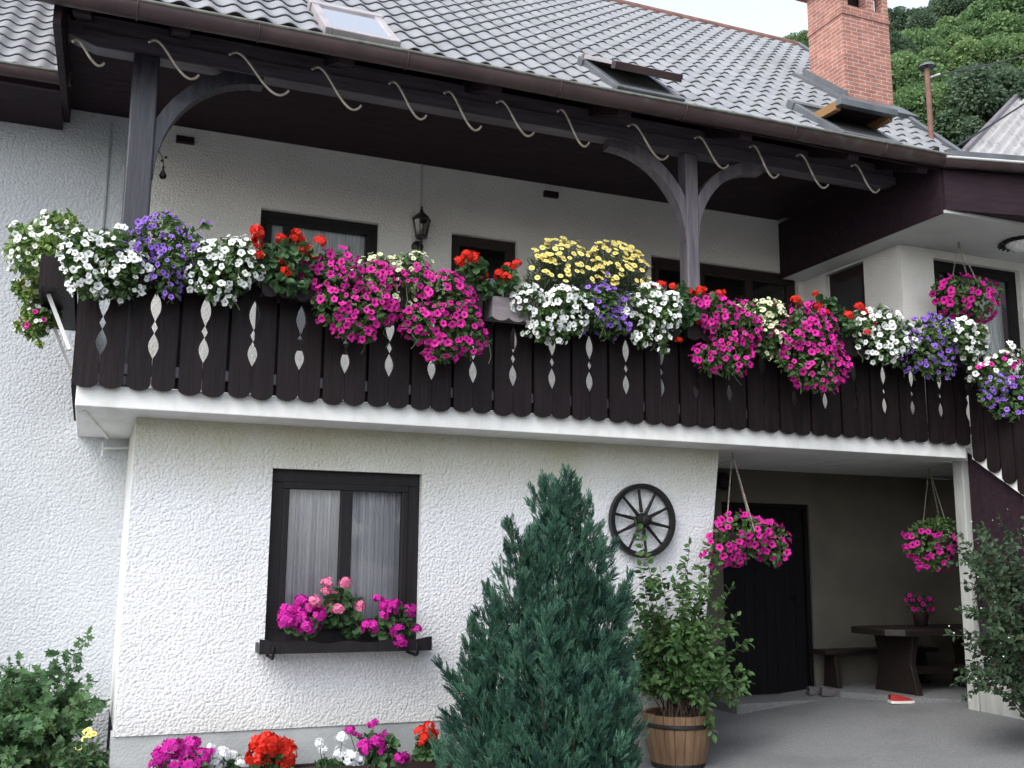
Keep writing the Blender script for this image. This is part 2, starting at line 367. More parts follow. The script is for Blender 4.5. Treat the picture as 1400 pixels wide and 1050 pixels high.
MW = 1.5
W1 = (1.285, 2.43, 3.55, 4.895); W2 = (3.18, 3.90, 3.75, 4.90); W3 = (5.48, 7.43, 2.76, 4.95); CD = (6.30, 7.45, .25, 2.285)
upper = wall_holes(.265, 7.5, 2.72, 5.62, MW, .16, [W1, W2, W3]).build("upper_wall", m_stucco_up, house)
mb = MB()
mb.add([(-5, MW, -.2), (.265, MW, -.2), (.265, MW, 5.62), (-5, MW, 5.62)], [(0, 1, 2, 3)])
mb.add([(-5, MW, -.2), (-5, MW, 5.62), (-5, 9, 5.62), (-5, 9, -.2)], [(0, 1, 2, 3)])
mb.add([(-5, 9, -.2), (-5, 9, 5.62), (11, 9, 5.62), (11, 9, -.2)], [(0, 1, 2, 3)])
mb.build("house_wall", m_stucco_main, house)
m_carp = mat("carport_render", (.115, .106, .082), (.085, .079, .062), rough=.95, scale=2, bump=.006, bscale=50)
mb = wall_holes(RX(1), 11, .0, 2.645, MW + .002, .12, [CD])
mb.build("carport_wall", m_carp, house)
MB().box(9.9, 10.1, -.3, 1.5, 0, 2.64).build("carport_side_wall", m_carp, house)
# slab
MB().box(-.15, 7.84, -.42, MW, 2.645, 2.80).build("balcony_slab", m_white, house, .008)
MB().box(7.841, 11, -.05, MW, 2.645, 2.80).build("wing_floor", m_white, house)
# little zinc drip rail under the slab's left corner
mb = MB(); mb.tube([(.06, 1.43, 2.48), (.06, 1.44, 2.60)], .012, 6); mb.tube([(.05, 1.43, 2.545), (.27, 1.43, 2.56)], .012, 6); mb.beam((-.09, -.2, 2.635), (.09, 1.4, 2.635), .03, .016)
mb.build("drip_pipe", m_white, house)
# expansion joint on the left wall
MB().box(-.085, -.07, MW - .014, MW - .001, 2.9, 5.5).build("wall_joint", m_plinth, house)

for (u, v) in ((752, 267), (253, 193)):
    q = at(u, v, MW); MB().box(q[0] - .08, q[0] + .08, MW - .05, MW, q[2] - .03, q[2] + .03).build("beam_end", m_dark, house)
# --- windows
def window(name, W, y, leaf_split, fm, fw=.085, parent=house, glass=m_glass, deep=.06):
    x0, x1, z0, z1 = W
    fr = MB(); yb, yf = y + deep + .07, y + deep
    fr.box(x0, x1, yf, yb, z1 - fw, z1); fr.box(x0, x1, yf, yb, z0, z0 + fw)
    fr.box(x0, x0 + fw, yf, yb, z0 + fw, z1 - fw); fr.box(x1 - fw, x1, yf, yb, z0 + fw, z1 - fw)
    root = bpy.data.objects.new(name, None); C.objects.link(root); root.parent = parent; root.location = Vector((x0, y, z0)) - Vector(parent.location)
    # sashes stand slightly proud of the frame
    sp = [x0 + fw] + [x0 + (x1 - x0) * s for s in leaf_split] + [x1 - fw]
    for a, b in zip(sp[:-1], sp[1:]):
        sf = MB(); t = .05; ya, ybb = yf - .012, yb - .02
        a2, b2 = a - .004, b + .004
        sf.box(a2, b2, ya, ybb, z1 - fw - t, z1 - fw + .004); sf.box(a2, b2, ya, ybb, z0 + fw - .004, z0 + fw + t)
        sf.box(a2, a2 + t, ya, ybb, z0 + fw + t, z1 - fw - t); sf.box(b2 - t, b2, ya, ybb, z0 + fw + t, z1 - fw - t)
        sf.build("sash", fm, root, .006)
        MB().add([(a2 + t, yf + .02, z0 + fw + t), (b2 - t, yf + .02, z0 + fw + t), (b2 - t, yf + .02, z1 - fw - t), (a2 + t, yf + .02, z1 - fw - t)], [(0, 1, 2, 3)]).build("pane", glass, root)
    fr.build("frame", fm, root, .005)
    return root
def drape(x0, x1, z0, z1, y, folds, amp, seed, parent, m, name="curtain"):
    r = np.random.default_rng(seed); xs = np.linspace(x0, x1, 120); zs = np.linspace(z0, z1, 8)
    ph = np.cumsum(r.uniform(.6, 1.4, 120)) / 120 * folds * 2 * math.pi
    P = np.zeros((8, 120, 3))
    for j, z in enumerate(zs):
        k = (z1 - z) / (z1 - z0)
        P[j, :, 0] = xs + .01 * k * np.sin(ph * .5); P[j, :, 1] = y + amp * np.sin(ph) * (.5 + .5 * k) + amp * .4 * np.sin(ph * 2.3 + 1); P[j, :, 2] = z
    return MB().grid(P, smooth=True).build(name, m, parent)
wl = window("window", WIN, 0, [.5], m_frame, .10)
drape(1.30, 1.86, 1.02, 2.28, .17, 6, .030, 1, wl, m_curtain); drape(1.88, 2.46, 1.02, 2.28, .17, 7, .030, 2, wl, m_curtain)
MB().box(1.1, 2.6, .45, .46, .8, 2.4).build("room_back", m_room, wl)
w1 = window("balcony_window", W1, MW, [.24], m_frame, .07)
drape(1.36, 2.36, 4.45, 4.80, MW + .125, 26, .012, 3, w1, m_lace)
MB().box(1.1, 2.6, MW + .5, MW + .51, 3.3, 5.1).build("room_back", m_room, w1)
w2 = window("small_window", W2, MW, [], m_frame_b, .06)
MB().box(3.1, 4.0, MW + .45, MW + .46, 3.6, 5.1).build("room_back", m_room, w2)
w3 = window("terrace_door", W3, MW, [.34, .67], m_frame_b, .08)
MB().box(5.3, 7.6, MW + .5, MW + .51, 2.7, 5.1).build("room_back", m_room, w3)
drape(5.5, 5.8, 2.9, 4.72, MW + .22, 5, .02, 5, w3, m_lace)
# sill under the lower window
MB().box(1.2, 2.54, -.055, .06, .945, .998).build("window_sill", m_white, wl, .006)
# carport door, plank leaf with handle
dr = MB(); 
for i in range(8):
    a = CD[0] + .05 + i * (CD[1] - CD[0] - .1) / 8; dr.box(a + .003, a + (CD[1] - CD[0] - .1) / 8 - .003, MW + .07, MW + .10, CD[2], CD[3] - .05)
door = dr.build("carport_door", m_door, house, .004)
MB().box(CD[0], CD[0] + .05, MW + .03, MW + .12, CD[2], CD[3]).box(CD[1] - .05, CD[1], MW + .03, MW + .12, CD[2], CD[3]).box(CD[0] + .05, CD[1] - .05, MW + .03, MW + .12, CD[3] - .05, CD[3]).build("frame", m_door, door)
MB().box(6.1, 7.42, 1.02, MW + .06, .0, .247).build("threshold", m_conc, house, .01)
MB().tube([(7.28, MW + .07, 1.28), (7.28, MW + .02, 1.28), (7.18, MW + .02, 1.28)], .009, 8).build("handle", m_iron, door)

# --- wing on the right
WX, WY = 7.5, -.06
mb = MB()
for (ya, yb, za, zb) in ((1.109, MW, 2.8, 4.87), (WY, .485, 2.8, 4.87), (.485, 1.109, 4.845, 4.87)):
    mb.add([(WX, ya, za), (WX, yb, za), (WX, yb, zb), (WX, ya, zb)], [(0, 3, 2, 1)])
for ya in (1.109, .485): mb.add([(WX, ya, 2.8), (WX + .12, ya, 2.8), (WX + .12, ya, 4.845), (WX, ya, 4.845)], [(0, 1, 2, 3)])
mb.build("wing_side_wall", m_stucco_up, house)
W4 = (7.94, 9.15, 3.35, 4.78)
wall_holes(WX, 11, 2.8, 4.87, WY, .14, [W4]).build("wing_front_wall", m_stucco_up, house)
w4 = window("wing_window", W4, WY, [.5], m_frame, .07)
MB().box(7.8, 9.3, WY + .5, WY + .51, 3.2, 4.86).build("room_back", m_room, w4)
drape(8.55, 9.1, 3.5, 4.7, WY + .22, 6, .02, 6, w4, m_lace)
dd = MB().box(WX + .06, WX + .10, .485, 1.109, 2.8, 4.845).build("wing_door", m_frame_b, house)
MB().box(WX + .05, WX + .06, .58, 1.02, 3.5, 4.72).build("pane", m_skyglass and m_room, dd)
MB().box(7.205, 11, -.985, MW, 4.872, 4.92).build("wing_ceiling", m_soffit_w, house)

# --- roof, eaves
PIT = 40.0; TN = math.tan(rad(PIT)); EY, EZ = -1.0, 5.375
RZ = lambda y: EZ + (y - EY) * TN
RIDGE = 3.42
XV = lambda y: 7.69 + (y + .56) * .3515      # right verge
XL = -.62
def tiled(xa, xb_fn, ya, yb, zf, seed=0):
    per, step = .19, .275 * math.cos(rad(PIT))
    nx = int((12 - xa) / per * 8); xs = xa + np.arange(nx + 1) * per / 8
    rows = int(math.ceil((yb - ya) / step)); mb = MB()
    wave = (.5 + .5 * np.cos((xs - xa) / per * 2 * math.pi)) ** 1.15 * .034
    r_ = np.random.default_rng(seed)
    for r in range(rows):
        y0 = ya + r * step; y1 = min(ya + (r + 1) * step + .03, yb + .03)
        prof = [(y0 + .035, -.008), (y0 + .006, .008), (y0, .014), (y0 + .010, .021), (y0 + (y1 - y0) * .5, .011), (y1, .000)]
        P = np.zeros((len(prof), nx + 1, 3))
        for k, (y, h) in enumerate(prof):
            lift = wave + h
            if k == 0: lift = wave * .8 - .012
            lim = xb_fn(y)
            P[k, :, 0] = np.minimum(xs, lim)
            P[k, :, 1] = y - lift * math.sin(rad(PIT)); P[k, :, 2] = zf(y) + lift * math.cos(rad(PIT))
        keep = (P[:-1, 1:, 0] - P[:-1, :-1, 0] > 1e-4)
        mb.grid(P, smooth=True, keep=keep)
    return mb
roof = tiled(XL, XV, EY + .06, RIDGE, RZ).build("roof", m_tile, house)
mb = MB()   # under-roof deck, back slope
mb.add([(XL, EY + .045, RZ(EY + .045) - .013), (XV(EY + .045), EY + .045, RZ(EY + .045) - .013), (XV(RIDGE), RIDGE, RZ(RIDGE) - .013), (XL, RIDGE, RZ(RIDGE) - .013)], [(0, 1, 2, 3)])
mb.add([(-5, RIDGE + .1, RZ(RIDGE) - .02), (XV(RIDGE), RIDGE + .1, RZ(RIDGE) - .02), (11, 9, 5.6), (-5, 9, 5.6)], [(0, 1, 2, 3)])
mb.add([(XV(EY), EY, EZ - .1), (XV(RIDGE), RIDGE, RZ(RIDGE) - .02), (11, 9, 5.6), (11, 1.5, 5.0)], [(0, 1, 2, 3)])
mb.build("roof_deck", m_dark, roof)
mb = MB(); mb.tube([(XL, RIDGE + .02, RZ(RIDGE) + .03), (XV(RIDGE), RIDGE + .02, RZ(RIDGE) + .03)], .07, 10)
mb.build("ridge_cap", m_rust, roof)
mb = MB(); mb.beam((XV(EY + .1) + .01, EY + .1, RZ(EY + .1) + .03), (XV(RIDGE) + .01, RIDGE, RZ(RIDGE) + .03), .05, .10); mb.build("verge_strip", m_flash, roof)
# left-hand lower roof
LY, LZ = .72, 5.50
LRZ = lambda y: LZ + (y - LY) * TN
lroof = tiled(-5.2, lambda y: -.50 - (y - LY) * .10, LY + .05, RIDGE, LRZ, 2).build("side_roof", m_tile, house)
MB().add([(-5.2, LY, LZ - .05), (-.4, LY, LZ - .05), (-.4, RIDGE, LRZ(RIDGE) - .05), (-5.2, RIDGE, LRZ(RIDGE) - .05)], [(0, 1, 2, 3)]).build("roof_deck", m_dark, lroof)
def gutter_mesh(a, b, r=.075, lip=True):
    a = np.array(a, float); b = np.array(b, float); mb = MB(); ang = np.linspace(math.pi, 2 * math.pi, 9)
    P = np.zeros((2, 9, 3)); d = _n(b - a); n = np.array([-d[1], d[0], 0])
    for i, p in enumerate((a, b)):
        P[i] = p + np.cos(ang)[:, None] * r * n * 1.0 + np.sin(ang)[:, None] * r * 1.35 * np.array([0, 0, 1])
    mb.grid(P, smooth=True); P2 = P * 1.0; P2[:, :, 2] += .004; mb.grid(P2[:, ::-1], smooth=True)
    mb.add(P[0], [tuple(range(9))]); mb.add(P[1], [tuple(range(9))[::-1]])
    return mb, a - n * r, b - n * r
g, a, b = gutter_mesh((XL - .02, EY - .02, 5.335), (7.26, EY - .02, 5.40)); gut = g.build("gutter", m_gutter, house)
MB().tube([a, b], .013, 8).build("gutter_lip", m_lichen, gut)
for x in (.05, .86, 1.95, 3.2, 4.35, 5.45, 6.45):
    mb = MB()
    z = 5.335 + (x - XL) / 7.88 * .065; P = [(x, EY - .02 + .08 * math.cos(q), z + .106 * math.sin(q)) for q in np.linspace(math.pi, 2 * math.pi, 9)]; mb.tube(P, .006, 6)
    mb.build("gutter_joint", m_gutter, gut)
g, a, b = gutter_mesh((-5.2, LY - .06, 5.46), (-.40, LY - .06, 5.50), .065); lg = g.build("side_gutter", m_gutter, house)
MB().tube([a, b], .012, 8).build("gutter_lip", m_lichen, lg)
# dark eaves strip under the tiles, fascia
MB().box(XL, 7.25, EY + .045, EY + .07, 5.30, 5.402).build("fascia", m_dark, house)
# left gable of the balcony roof
mb = MB(); mb.prism([(EY + .07, 5.14), (MW, 5.14 + .3), (MW, RZ(MW) - .05), (EY + .07, RZ(EY) + .0)], lambda a, b: (-.47, a, b), lambda a, b: (-.42, a, b)); mb.build("gable_board", m_dark, house)
# soffit boards and rafters
mb = MB()
for i in range(16):
    y = -.25 + i * .109; mb.box(-.42, 7.18, y, y + .113, 5.57, 5.59)
mb.box(-5, -.47, LY - .02, MW, 5.36, 5.38)
mb.build("soffit", m_dark, house)
for x in (-.30, .35, 1.52, 2.70, 3.85, 5.04, 6.2, 7.0):
    z0 = 5.32; MB().beam((x, -.96, z0), (x, -.24, z0 + .30), .12, .16).build("rafter", m_dark, house, .006)
mb = MB(); mb.add([(XL, -.93, 5.36), (7.2, -.93, 5.36), (7.2, -.52, RZ(-.52) - .2), (XL, -.52, RZ(-.52) - .2)], [(0, 1, 2, 3)]); mb.build("eaves_boards", m_dark, house)
# long plate beam on the posts (two stacked timbers), carved ends
PY0, PY1 = -.40, -.26
mb = MB(); mb.prism([(-.40, 5.41), (-.40, 5.35), (-.2, 5.285), (7.0, 5.295), (7.18, 5.35), (7.18, 5.42)], lambda a, b: (a, PY0, b), lambda a, b: (a, PY1, b))
mb.build("plate_beam", m_beam, house, .006)
MB().box(-.3, 7.17, PY0 + .02, PY1 - .012, 5.415, 5.54).build("upper_beam", m_beam, house, .005)
MB().box(-.40, 7.17, -.262, -.245, 5.53, 5.965).build("eaves_closure", m_dark, house)
def post(x0, x1, m, name="post", e=.02):
    mb = MB(); mb.box(x0, x1, PY0 - e, PY1 + e, 2.80, 5.288)
    return mb.build(name, m, house, .014)
post(.055, .24, m_post_l); post(4.755, 4.885, m_post, e=0.001)
def brace(x0, z0, x1, z1, m, sgn):
    t = np.linspace(0, 1, 14); wdt = .105
    # quarter-arc curve from the post up to the plate
    cx = x0 + (x1 - x0) * (1 - np.cos(t * math.pi / 2)) ** 1.0; cz = z0 + (z1 - z0) * np.sin(t * math.pi / 2) ** 1.0
    P = np.stack([cx, cz], 1); T = np.gradient(P, axis=0); T /= np.linalg.norm(T, axis=1)[:, None]; n = np.stack([-T[:, 1], T[:, 0]], 1) * (1 if x1 > x0 else -1)
    out = np.concatenate([P, (P + n * wdt)[::-1]])
    mb = MB(); n_ = len(t)
    for i in range(n_ - 1):
        q = [P[i], P[i + 1], (P + n * wdt)[i + 1], (P + n * wdt)[i]]
        V = [(a, PY0 + .01, b) for a, b in q] + [(a, PY1 - .01, b) for a, b in q]
        F = [(0, 1, 2, 3), (7, 6, 5, 4), (0, 4, 5, 1), (2, 6, 7, 3)]
        if i == 0: F.append((0, 3, 7, 4))
        if i == n_ - 2: F.append((1, 5, 6, 2))
        mb.add(V, F)
    return mb.build("brace", m, house)
brace(.25, 4.38, 1.0, 5.22, m_post_l, 1); brace(4.75, 4.46, 3.99, 5.22, m_post, -1); brace(4.89, 4.49, 5.60, 5.22, m_post, 1)

# wing eaves: dark boards, flashing and its own gutter
MB().box(7.18, 7.203, -.96, MW, 4.87, 5.53).build("wing_side_boards", m_dark, house)
mb = MB(); mb.prism([(7.204, -.99), (11, -1.75), (11, -1.70), (7.204, -.94)], lambda a, b: (a, b, 4.90), lambda a, b: (a, b, 5.30)); mb.build("wing_fascia", m_dark, house)
mb = MB(); mb.prism([(7.27, -.985), (11, -1.85), (11, 2), (7.75, 2)], lambda a, b: (a, b, 5.36), lambda a, b: (a, b, 5.50)); mb.build("wing_roof", m_flash, house)
mb = MB(); mb.prism([(7.204, -.94), (11, -1.70), (11, -.98), (7.204, -.92)], lambda a, b: (a, b, 4.905), lambda a, b: (a, b, 4.93)); mb.build("wing_soffit", m_dark, house)
g, a, b = gutter_mesh((7.16, -1.04, 5.37), (11, -1.93, 5.37), .06); wg = g.build("wing_gutter", m_gutter, house)
MB().tube([a, b], .014, 8).build("gutter_lip", m_zrod, wg)

# hooks of bent rod under the eaves
HK = ((100, 55, 140, 90), (205, 55, 268, 108), (315, 72, 390, 130), (428, 92, 490, 150), (533, 112, 580, 163), (608, 125, 655, 178), (680, 138, 727, 186),
      (763, 150, 803, 200), (860, 170, 910, 218), (951, 187, 993, 230), (1026, 199, 1062, 243), (1090, 211, 1130, 257), (1165, 225, 1200, 263))
for i, (a0, b0, a1, b1) in enumerate(HK):
    sh = [(-.02, .05), (.08, -.02), (.2, .03), (.33, .22), (.46, .47), (.6, .73), (.75, .93), (.88, 1.02), (1.0, .98), (1.06, .9)]
    jx = random.uniform(-3, 3)
    P = [at(a0 + (a1 - a0) * s, b0 + (b1 - b0) * t, -.72 + .12 * s) for s, t in sh]
    # smooth the rod
    P = np.array(P); tt = np.linspace(0, len(P) - 1, 34); P = np.stack([np.interp(tt, range(len(P)), P[:, k]) for k in range(3)], 1)
    for _ in range(3): P[1:-1] = (P[:-2] + 2 * P[1:-1] + P[2:]) / 4
    MB().tube(P, .0092, 8).build("hook", m_rod, house)

# skylights
def on_roof(x, y, lift): return (x, y - lift * math.sin(rad(PIT)), RZ(y) + lift * math.cos(rad(PIT)))
def roof_box(mb, x0, x1, y0, y1, h0, h1, mi=0):
    V = [on_roof(x, y, h) for h in (h0, h1) for y in (y0, y1) for x in (x0, x1)]
    mb.add(V, [(0, 2, 3, 1), (4, 5, 7, 6), (0, 1, 5, 4), (2, 6, 7, 3), (0, 4, 6, 2), (1, 3, 7, 5)], mi)
m_lightframe = mat("pale_skylight_frame", (.36, .33, .34), (.28, .26, .27), rough=.4, scale=6)
def skylight(x0, x1, y0, y1, open_=0, fm=m_flash, name="skylight"):
    mb = MB(); f = .06
    roof_box(mb, x0, x0 + f, y0, y1, -.02, .088); roof_box(mb, x1 - f, x1, y0, y1, -.02, .088); roof_box(mb, x0 + f, x1 - f, y0, y0 + f, -.02, .086); roof_box(mb, x0 - .015, x1 + .015, y1 - f, y1 + .03, -.02, .095)
    o = mb.build(name, fm, house, .006)
    g = MB()
    if not open_: roof_box(g, x0 + f, x1 - f, y0 + f, y1 - f, .070, .078); g.build("pane", m_skyglass, o)
    else: roof_box(g, x0 + f, x1 - f, y0 + f, y1 - f, .066, .07); g.build("opening", m_room, o)
    return o
skylight(1.33, 1.90, -1.0, -.33, 0, m_lightframe)
s2 = skylight(3.72, 4.36, -1.0, -.33, 1)
# tilted-out sashes of the second and third skylights
def tilt(x, s, h, y1, ang, lift=.10): # s along the sash from its hinge, turned out of the roof plane by ang
    a = rad(PIT) - ang; return (x, y1 - s * math.cos(a) - h * math.sin(a), RZ(y1) + lift - s * math.sin(a) + h * math.cos(a))
def tilt_box(mb, x0, x1, s0, s1, h0, h1, y1, ang, lift=.10):
    V = [tilt(x, s, h, y1, ang, lift) for h in (h0, h1) for s in (s0, s1) for x in (x0, x1)]
    mb.add(V, [(0, 1, 3, 2), (4, 6, 7, 5), (0, 4, 5, 1), (2, 3, 7, 6), (0, 2, 6, 4), (1, 5, 7, 3)])
a9 = rad(10)
for nm, m_, q in (("top_rail", m_rust, (3.74, 4.34, .0, .06, 0, .035)), ("bottom_rail", m_gutter, (3.74, 4.38, .66, .74, -.03, .035)), ("side_rail", m_lightframe, (3.74, 3.80, .061, .659, 0, .033)), ("side_rail", m_lightframe, (4.28, 4.34, .061, .659, 0, .033))):
    mb = MB(); tilt_box(mb, *q, -.34, a9); mb.build(nm, m_, s2, .004)
mb = MB(); tilt_box(mb, 3.80, 4.28, .06, .66, .015, .025, -.34, a9); mb.build("pane", m_skyglass, s2)
s3 = skylight(5.98, 6.66, -1.02, -.30, 1)
a4 = rad(38)
for nm, m_, q in (("bottom_rail", m_flash, (6.00, 6.66, .36, .43, -.02, .04)), ("hinge_rail", m_ybeam, (6.00, 6.66, -.04, .03, -.02, .03)), ("side_rail", m_ybeam, (6.00, 6.06, .031, .359, -.05, .035)), ("side_rail", m_ybeam, (6.60, 6.66, .031, .359, -.05, .035))):
    mb = MB(); tilt_box(mb, *q, -.60, a4, .04); mb.build(nm, m_, s3, .004)
mb = MB(); tilt_box(mb, 6.06, 6.60, .03, .36, .015, .025, -.60, a4, .04); mb.build("pane", m_frame_b, s3)
# chimney
cx0, cx1, cy0, cy1 = 7.33, 7.985, .42, 1.0
mb = MB(); mb.box(cx0, cx1, cy0, cy1, 6.0, 7.66)
chim = mb.build("chimney", m_brick, house)
mb = MB(); e = .012
mb.box(cx0 - e, cx1 + e, cy0 - e, cy1 + e, 7.66, 7.70)
mb.box(cx0 - .003, cx1 + .003, cy0 - .003, cy1 + .003, 7.70, 7.775)
for xa, xb in ((cx0, cx0 + .085), (cx0 + .35, cx0 + .455), (cx1 - .08, cx1)): mb.box(xa, xb, cy0, cy0 + .12, 7.775, 8.15); mb.box(xa, xb, cy1 - .12, cy1, 7.775, 8.15)
mb.box(cx0 + .001, cx0 + .085, cy0 + .121, cy1 - .121, 7.775, 8.15)
mb.build("chimney_crown", m_brick, chim)
MB().box(cx0 + .12, cx1 - .12, cy0 + .16, cy1 - .16, 7.775, 8.14).build("flue", m_iron, chim)
mb = MB(); mb.prism([(cx0 - .10, 8.15), (cx1 + .10, 8.15), (cx1 + .10, 8.19), ((cx0 + cx1) / 2, 8.34), (cx0 - .10, 8.19)], lambda a, b: (a, cy0 - .09, b), lambda a, b: (a, cy1 + .09, b)); mb.build("chimney_cap", m_mortar, chim)
mb = MB()
roof_box(mb, cx0 - .10, cx1 + .10, cy0 - .22, cy0 + .05, .03, .09)
V = []
mb.box(cx0 - .02, cx1 + .02, cy0 - .02, cy0 + .1, RZ(cy0) - .1, RZ(cy0) + .10)
mb.prism([(cy0 - .02, RZ(cy0)), (cy1 + .1, RZ(cy1 + .1)), (cy1 + .1, RZ(cy1 + .1) + .18), (cy0 - .02, RZ(cy0) + .16)], lambda a, b: (cx0 - .025, a, b), lambda a, b: (cx0 + .01, a, b))
roof_box(mb, cx0 - .17, cx0, cy0 - .2, cy1 + .15, .03, .075)
mb.build("flashing", m_flash, chim)

# --- balcony railing, stair rail
def ring(pts): return pts
PITCH, G0 = .3418, 1.181 - .3418 * 4
def board_pts(wd, zt, zb, cut):
    """outline of one board, scalloped foot at the bottom; 'cut' side carries half of the leaf-and-diamond cut-out"""
    pts = [(0, zt), (0, zb + .05)]
    for a in np.linspace(math.pi, 2 * math.pi, 9)[1:-1]: pts.append((wd / 2 + wd / 2 * math.cos(a), zb + .05 + .05 * math.sin(a)))
    pts += [(wd, zb + .05)]
    def lens(z0, z1, r):
        return [(wd - r * math.sin(q) ** 1.1, z0 + (z1 - z0) * q / math.pi) for q in np.linspace(0, math.pi, 9)]
    pts += lens(3.0, 3.185, .034); pts += [(wd - .021, 3.228)]; pts += lens(3.271, 3.49, .035)
    pts += [(wd, zt)]
    return pts
mb = MB(); bw = .1575
n_pairs = 25
for k in range(n_pairs):
    x = G0 + k * PITCH + .012
    jz = random.uniform(-.006, .006); jy = random.uniform(-.003, .003)
    for s in (0, 1):
        pts = board_pts(bw, 3.645, 2.765 + jz + random.uniform(-.004, .004), True)
        if s == 0: q = [(x + a, b) for a, b in pts]
        else: q = [(x + 2 * bw + .003 - a, b) for a, b in pts][::-1]
        if q[0][0] < -.19 or max(p[0] for p in q) > 7.9: continue
        mb.prism(q, lambda a, b, jy=jy: (a, -.478 + jy, b), lambda a, b, jy=jy: (a, -.452 + jy, b))
rail = bpy.data.objects.new("balcony_railing", None); C.objects.link(rail); rail.parent = house; rail.location = (-3.5 + 3.5, -1.5 - .45, 2.8); 
mb.build("board_panel", m_board, rail)
mb = MB()
for k in range(n_pairs):
    x = G0 + k * PITCH
    if -.1 < x < 7.8: mb.box(x - .055, x + .055, -.405, -.39, 2.81, 3.64)
mb.build("backing_boards", m_board, rail)
mb = MB(); mb.box(-.17, 7.9, -.53, -.42, 3.65, 3.70); mb.build("handrail", m_board, rail, .01)
mb = MB(); mb.box(-.15, 7.9, -.45, -.41, 3.50, 3.58); mb.box(-.15, 7.9, -.45, -.4205, 2.88, 2.96); mb.build("rail_beams", m_beam, rail, .006)
# return along the left end
mb = MB()
for i in range(11):
    y = -.44 + i * .175; mb.prism([(y, 2.80), (y + .075, 2.765), (y + .15, 2.80), (y + .15, 3.645), (y, 3.645)], lambda a, b: (-.185, a, b), lambda a, b: (-.16, a, b))
mb.box(-.21, -.12, -.42, 1.49, 3.65, 3.70)
mb.build("side_panel", m_board, rail)
# stair rail going down towards the yard
SL = .70
sz = lambda y: 2.70 + (y + .45) * SL
mb = MB()
for i in range(18):
    y1 = -.47 - i * .165; y0 = y1 - .15; zb = sz(y1) - .03
    pts = [(y0, zb), (y0 + .03, zb - .04), ((y0 + y1) / 2, zb - .055), (y1 - .03, zb - .04), (y1, zb), (y1, zb + .90), (y0, zb + .90 - .15 * SL)]
    mb.prism(pts, lambda a, b: (7.865, a, b), lambda a, b: (7.89, a, b))
mb.build("stair_panel", m_board, rail)
stair = MB()
stair.prism([(-.43, 2.645), (-.43, 2.80), (-3.9, 2.80 - 3.47 * SL), (-3.9, 2.645 - 3.47 * SL)], lambda a, b: (7.90, a, b), lambda a, b: (7.98, a, b))
for i in range(14): stair.box(7.98, 9.0, -.45 - (i + 1) * .25, -.45 - i * .25, 2.6 - i * .25 * SL - .02, 2.68 - i * .25 * SL)
stair.prism([(-.43, 2.645), (-.43, 2.80), (-3.9, 2.80 - 3.47 * SL), (-3.9, 2.645 - 3.47 * SL)], lambda a, b: (9.0, a, b), lambda a, b: (9.08, a, b))
stair.build("outside_stair", m_white, house)
m_pillar = mat("pillar_concrete", (.42, .43, .41), (.30, .31, .29), rough=.9, scale=3, stretch=(2, 2, .5), bump=.004, bscale=40, third=(.22, .22, .19), tscale=2)
MB().box(7.90, 8.13, -.30, -.17, -.1, 2.644).build("concrete_pillar", m_pillar, house, .01)
MB().box(7.91, 8.05, -3.6, -.31, -.1, .78).build("stair_wall", m_pillar, house, .01)
mb = MB(); mb.prism([(-.32, .781), (-.32, 2.64 + .11 * SL), (-.43, 2.64), (-.43 - 1.86 / SL, .781)], lambda a, b: (7.955, a, b), lambda a, b: (7.975, a, b)); mb.build("stair_dark_panel", m_dark, house)  # solid dark panel under the stair, added to block light into the carport
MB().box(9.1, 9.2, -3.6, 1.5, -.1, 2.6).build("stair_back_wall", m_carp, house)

# ------------------------------------------------------------------ ground
gx = np.concatenate([np.linspace(-150, -8, 8), np.linspace(-6, 14, 60), np.linspace(20, 170, 8)]); gy = np.concatenate([np.linspace(-150, -12, 8), np.linspace(-10, 9, 50), np.linspace(14, 170, 8)])
GXX, GYY = np.meshgrid(gx, gy)
def gz(x, y):
    t = np.clip((x - 4.67) / 3.3, 0, 1.05); return .085 * 3.3 * t + .03 * np.clip(y + .19, -2, 2) * np.clip(t * 1.5, 0, 1)
G = np.stack([GXX, GYY, gz(GXX, GYY)], -1)
struct(MB().grid(G, smooth=True).build("ground", m_conc))
bed = MB(); xs = np.linspace(-5, 2.9, 60); ys = np.linspace(-.42, 1.5, 16); BX, BY = np.meshgrid(xs, ys); 
BZ = .05 + .02 * np.sin(BX * 9 + BY * 5) + .02 * np.sin(BX * 23 - BY * 17)
struct(bed.grid(np.stack([BX, BY, BZ], -1), smooth=True).build("flower_bed", m_soil))

# hill behind on the right
hx = np.linspace(-40, 170, 60); hy = np.linspace(14, 170, 50); HX, HY = np.meshgrid(hx, hy)
def hillz(x, y):
    d = np.hypot(x, y + 8) ; a = np.clip((x - 8) / 20, 0, 1)
    return a * np.minimum(np.maximum(.66 * (d - 22), -1), 26 + .12 * d) - .5 * (1 - a)
struct(MB().grid(np.stack([HX, HY, hillz(HX, HY) + .6 * np.sin(HX * .4) * np.cos(HY * .5)], -1), smooth=True).build("hill", m_hill))

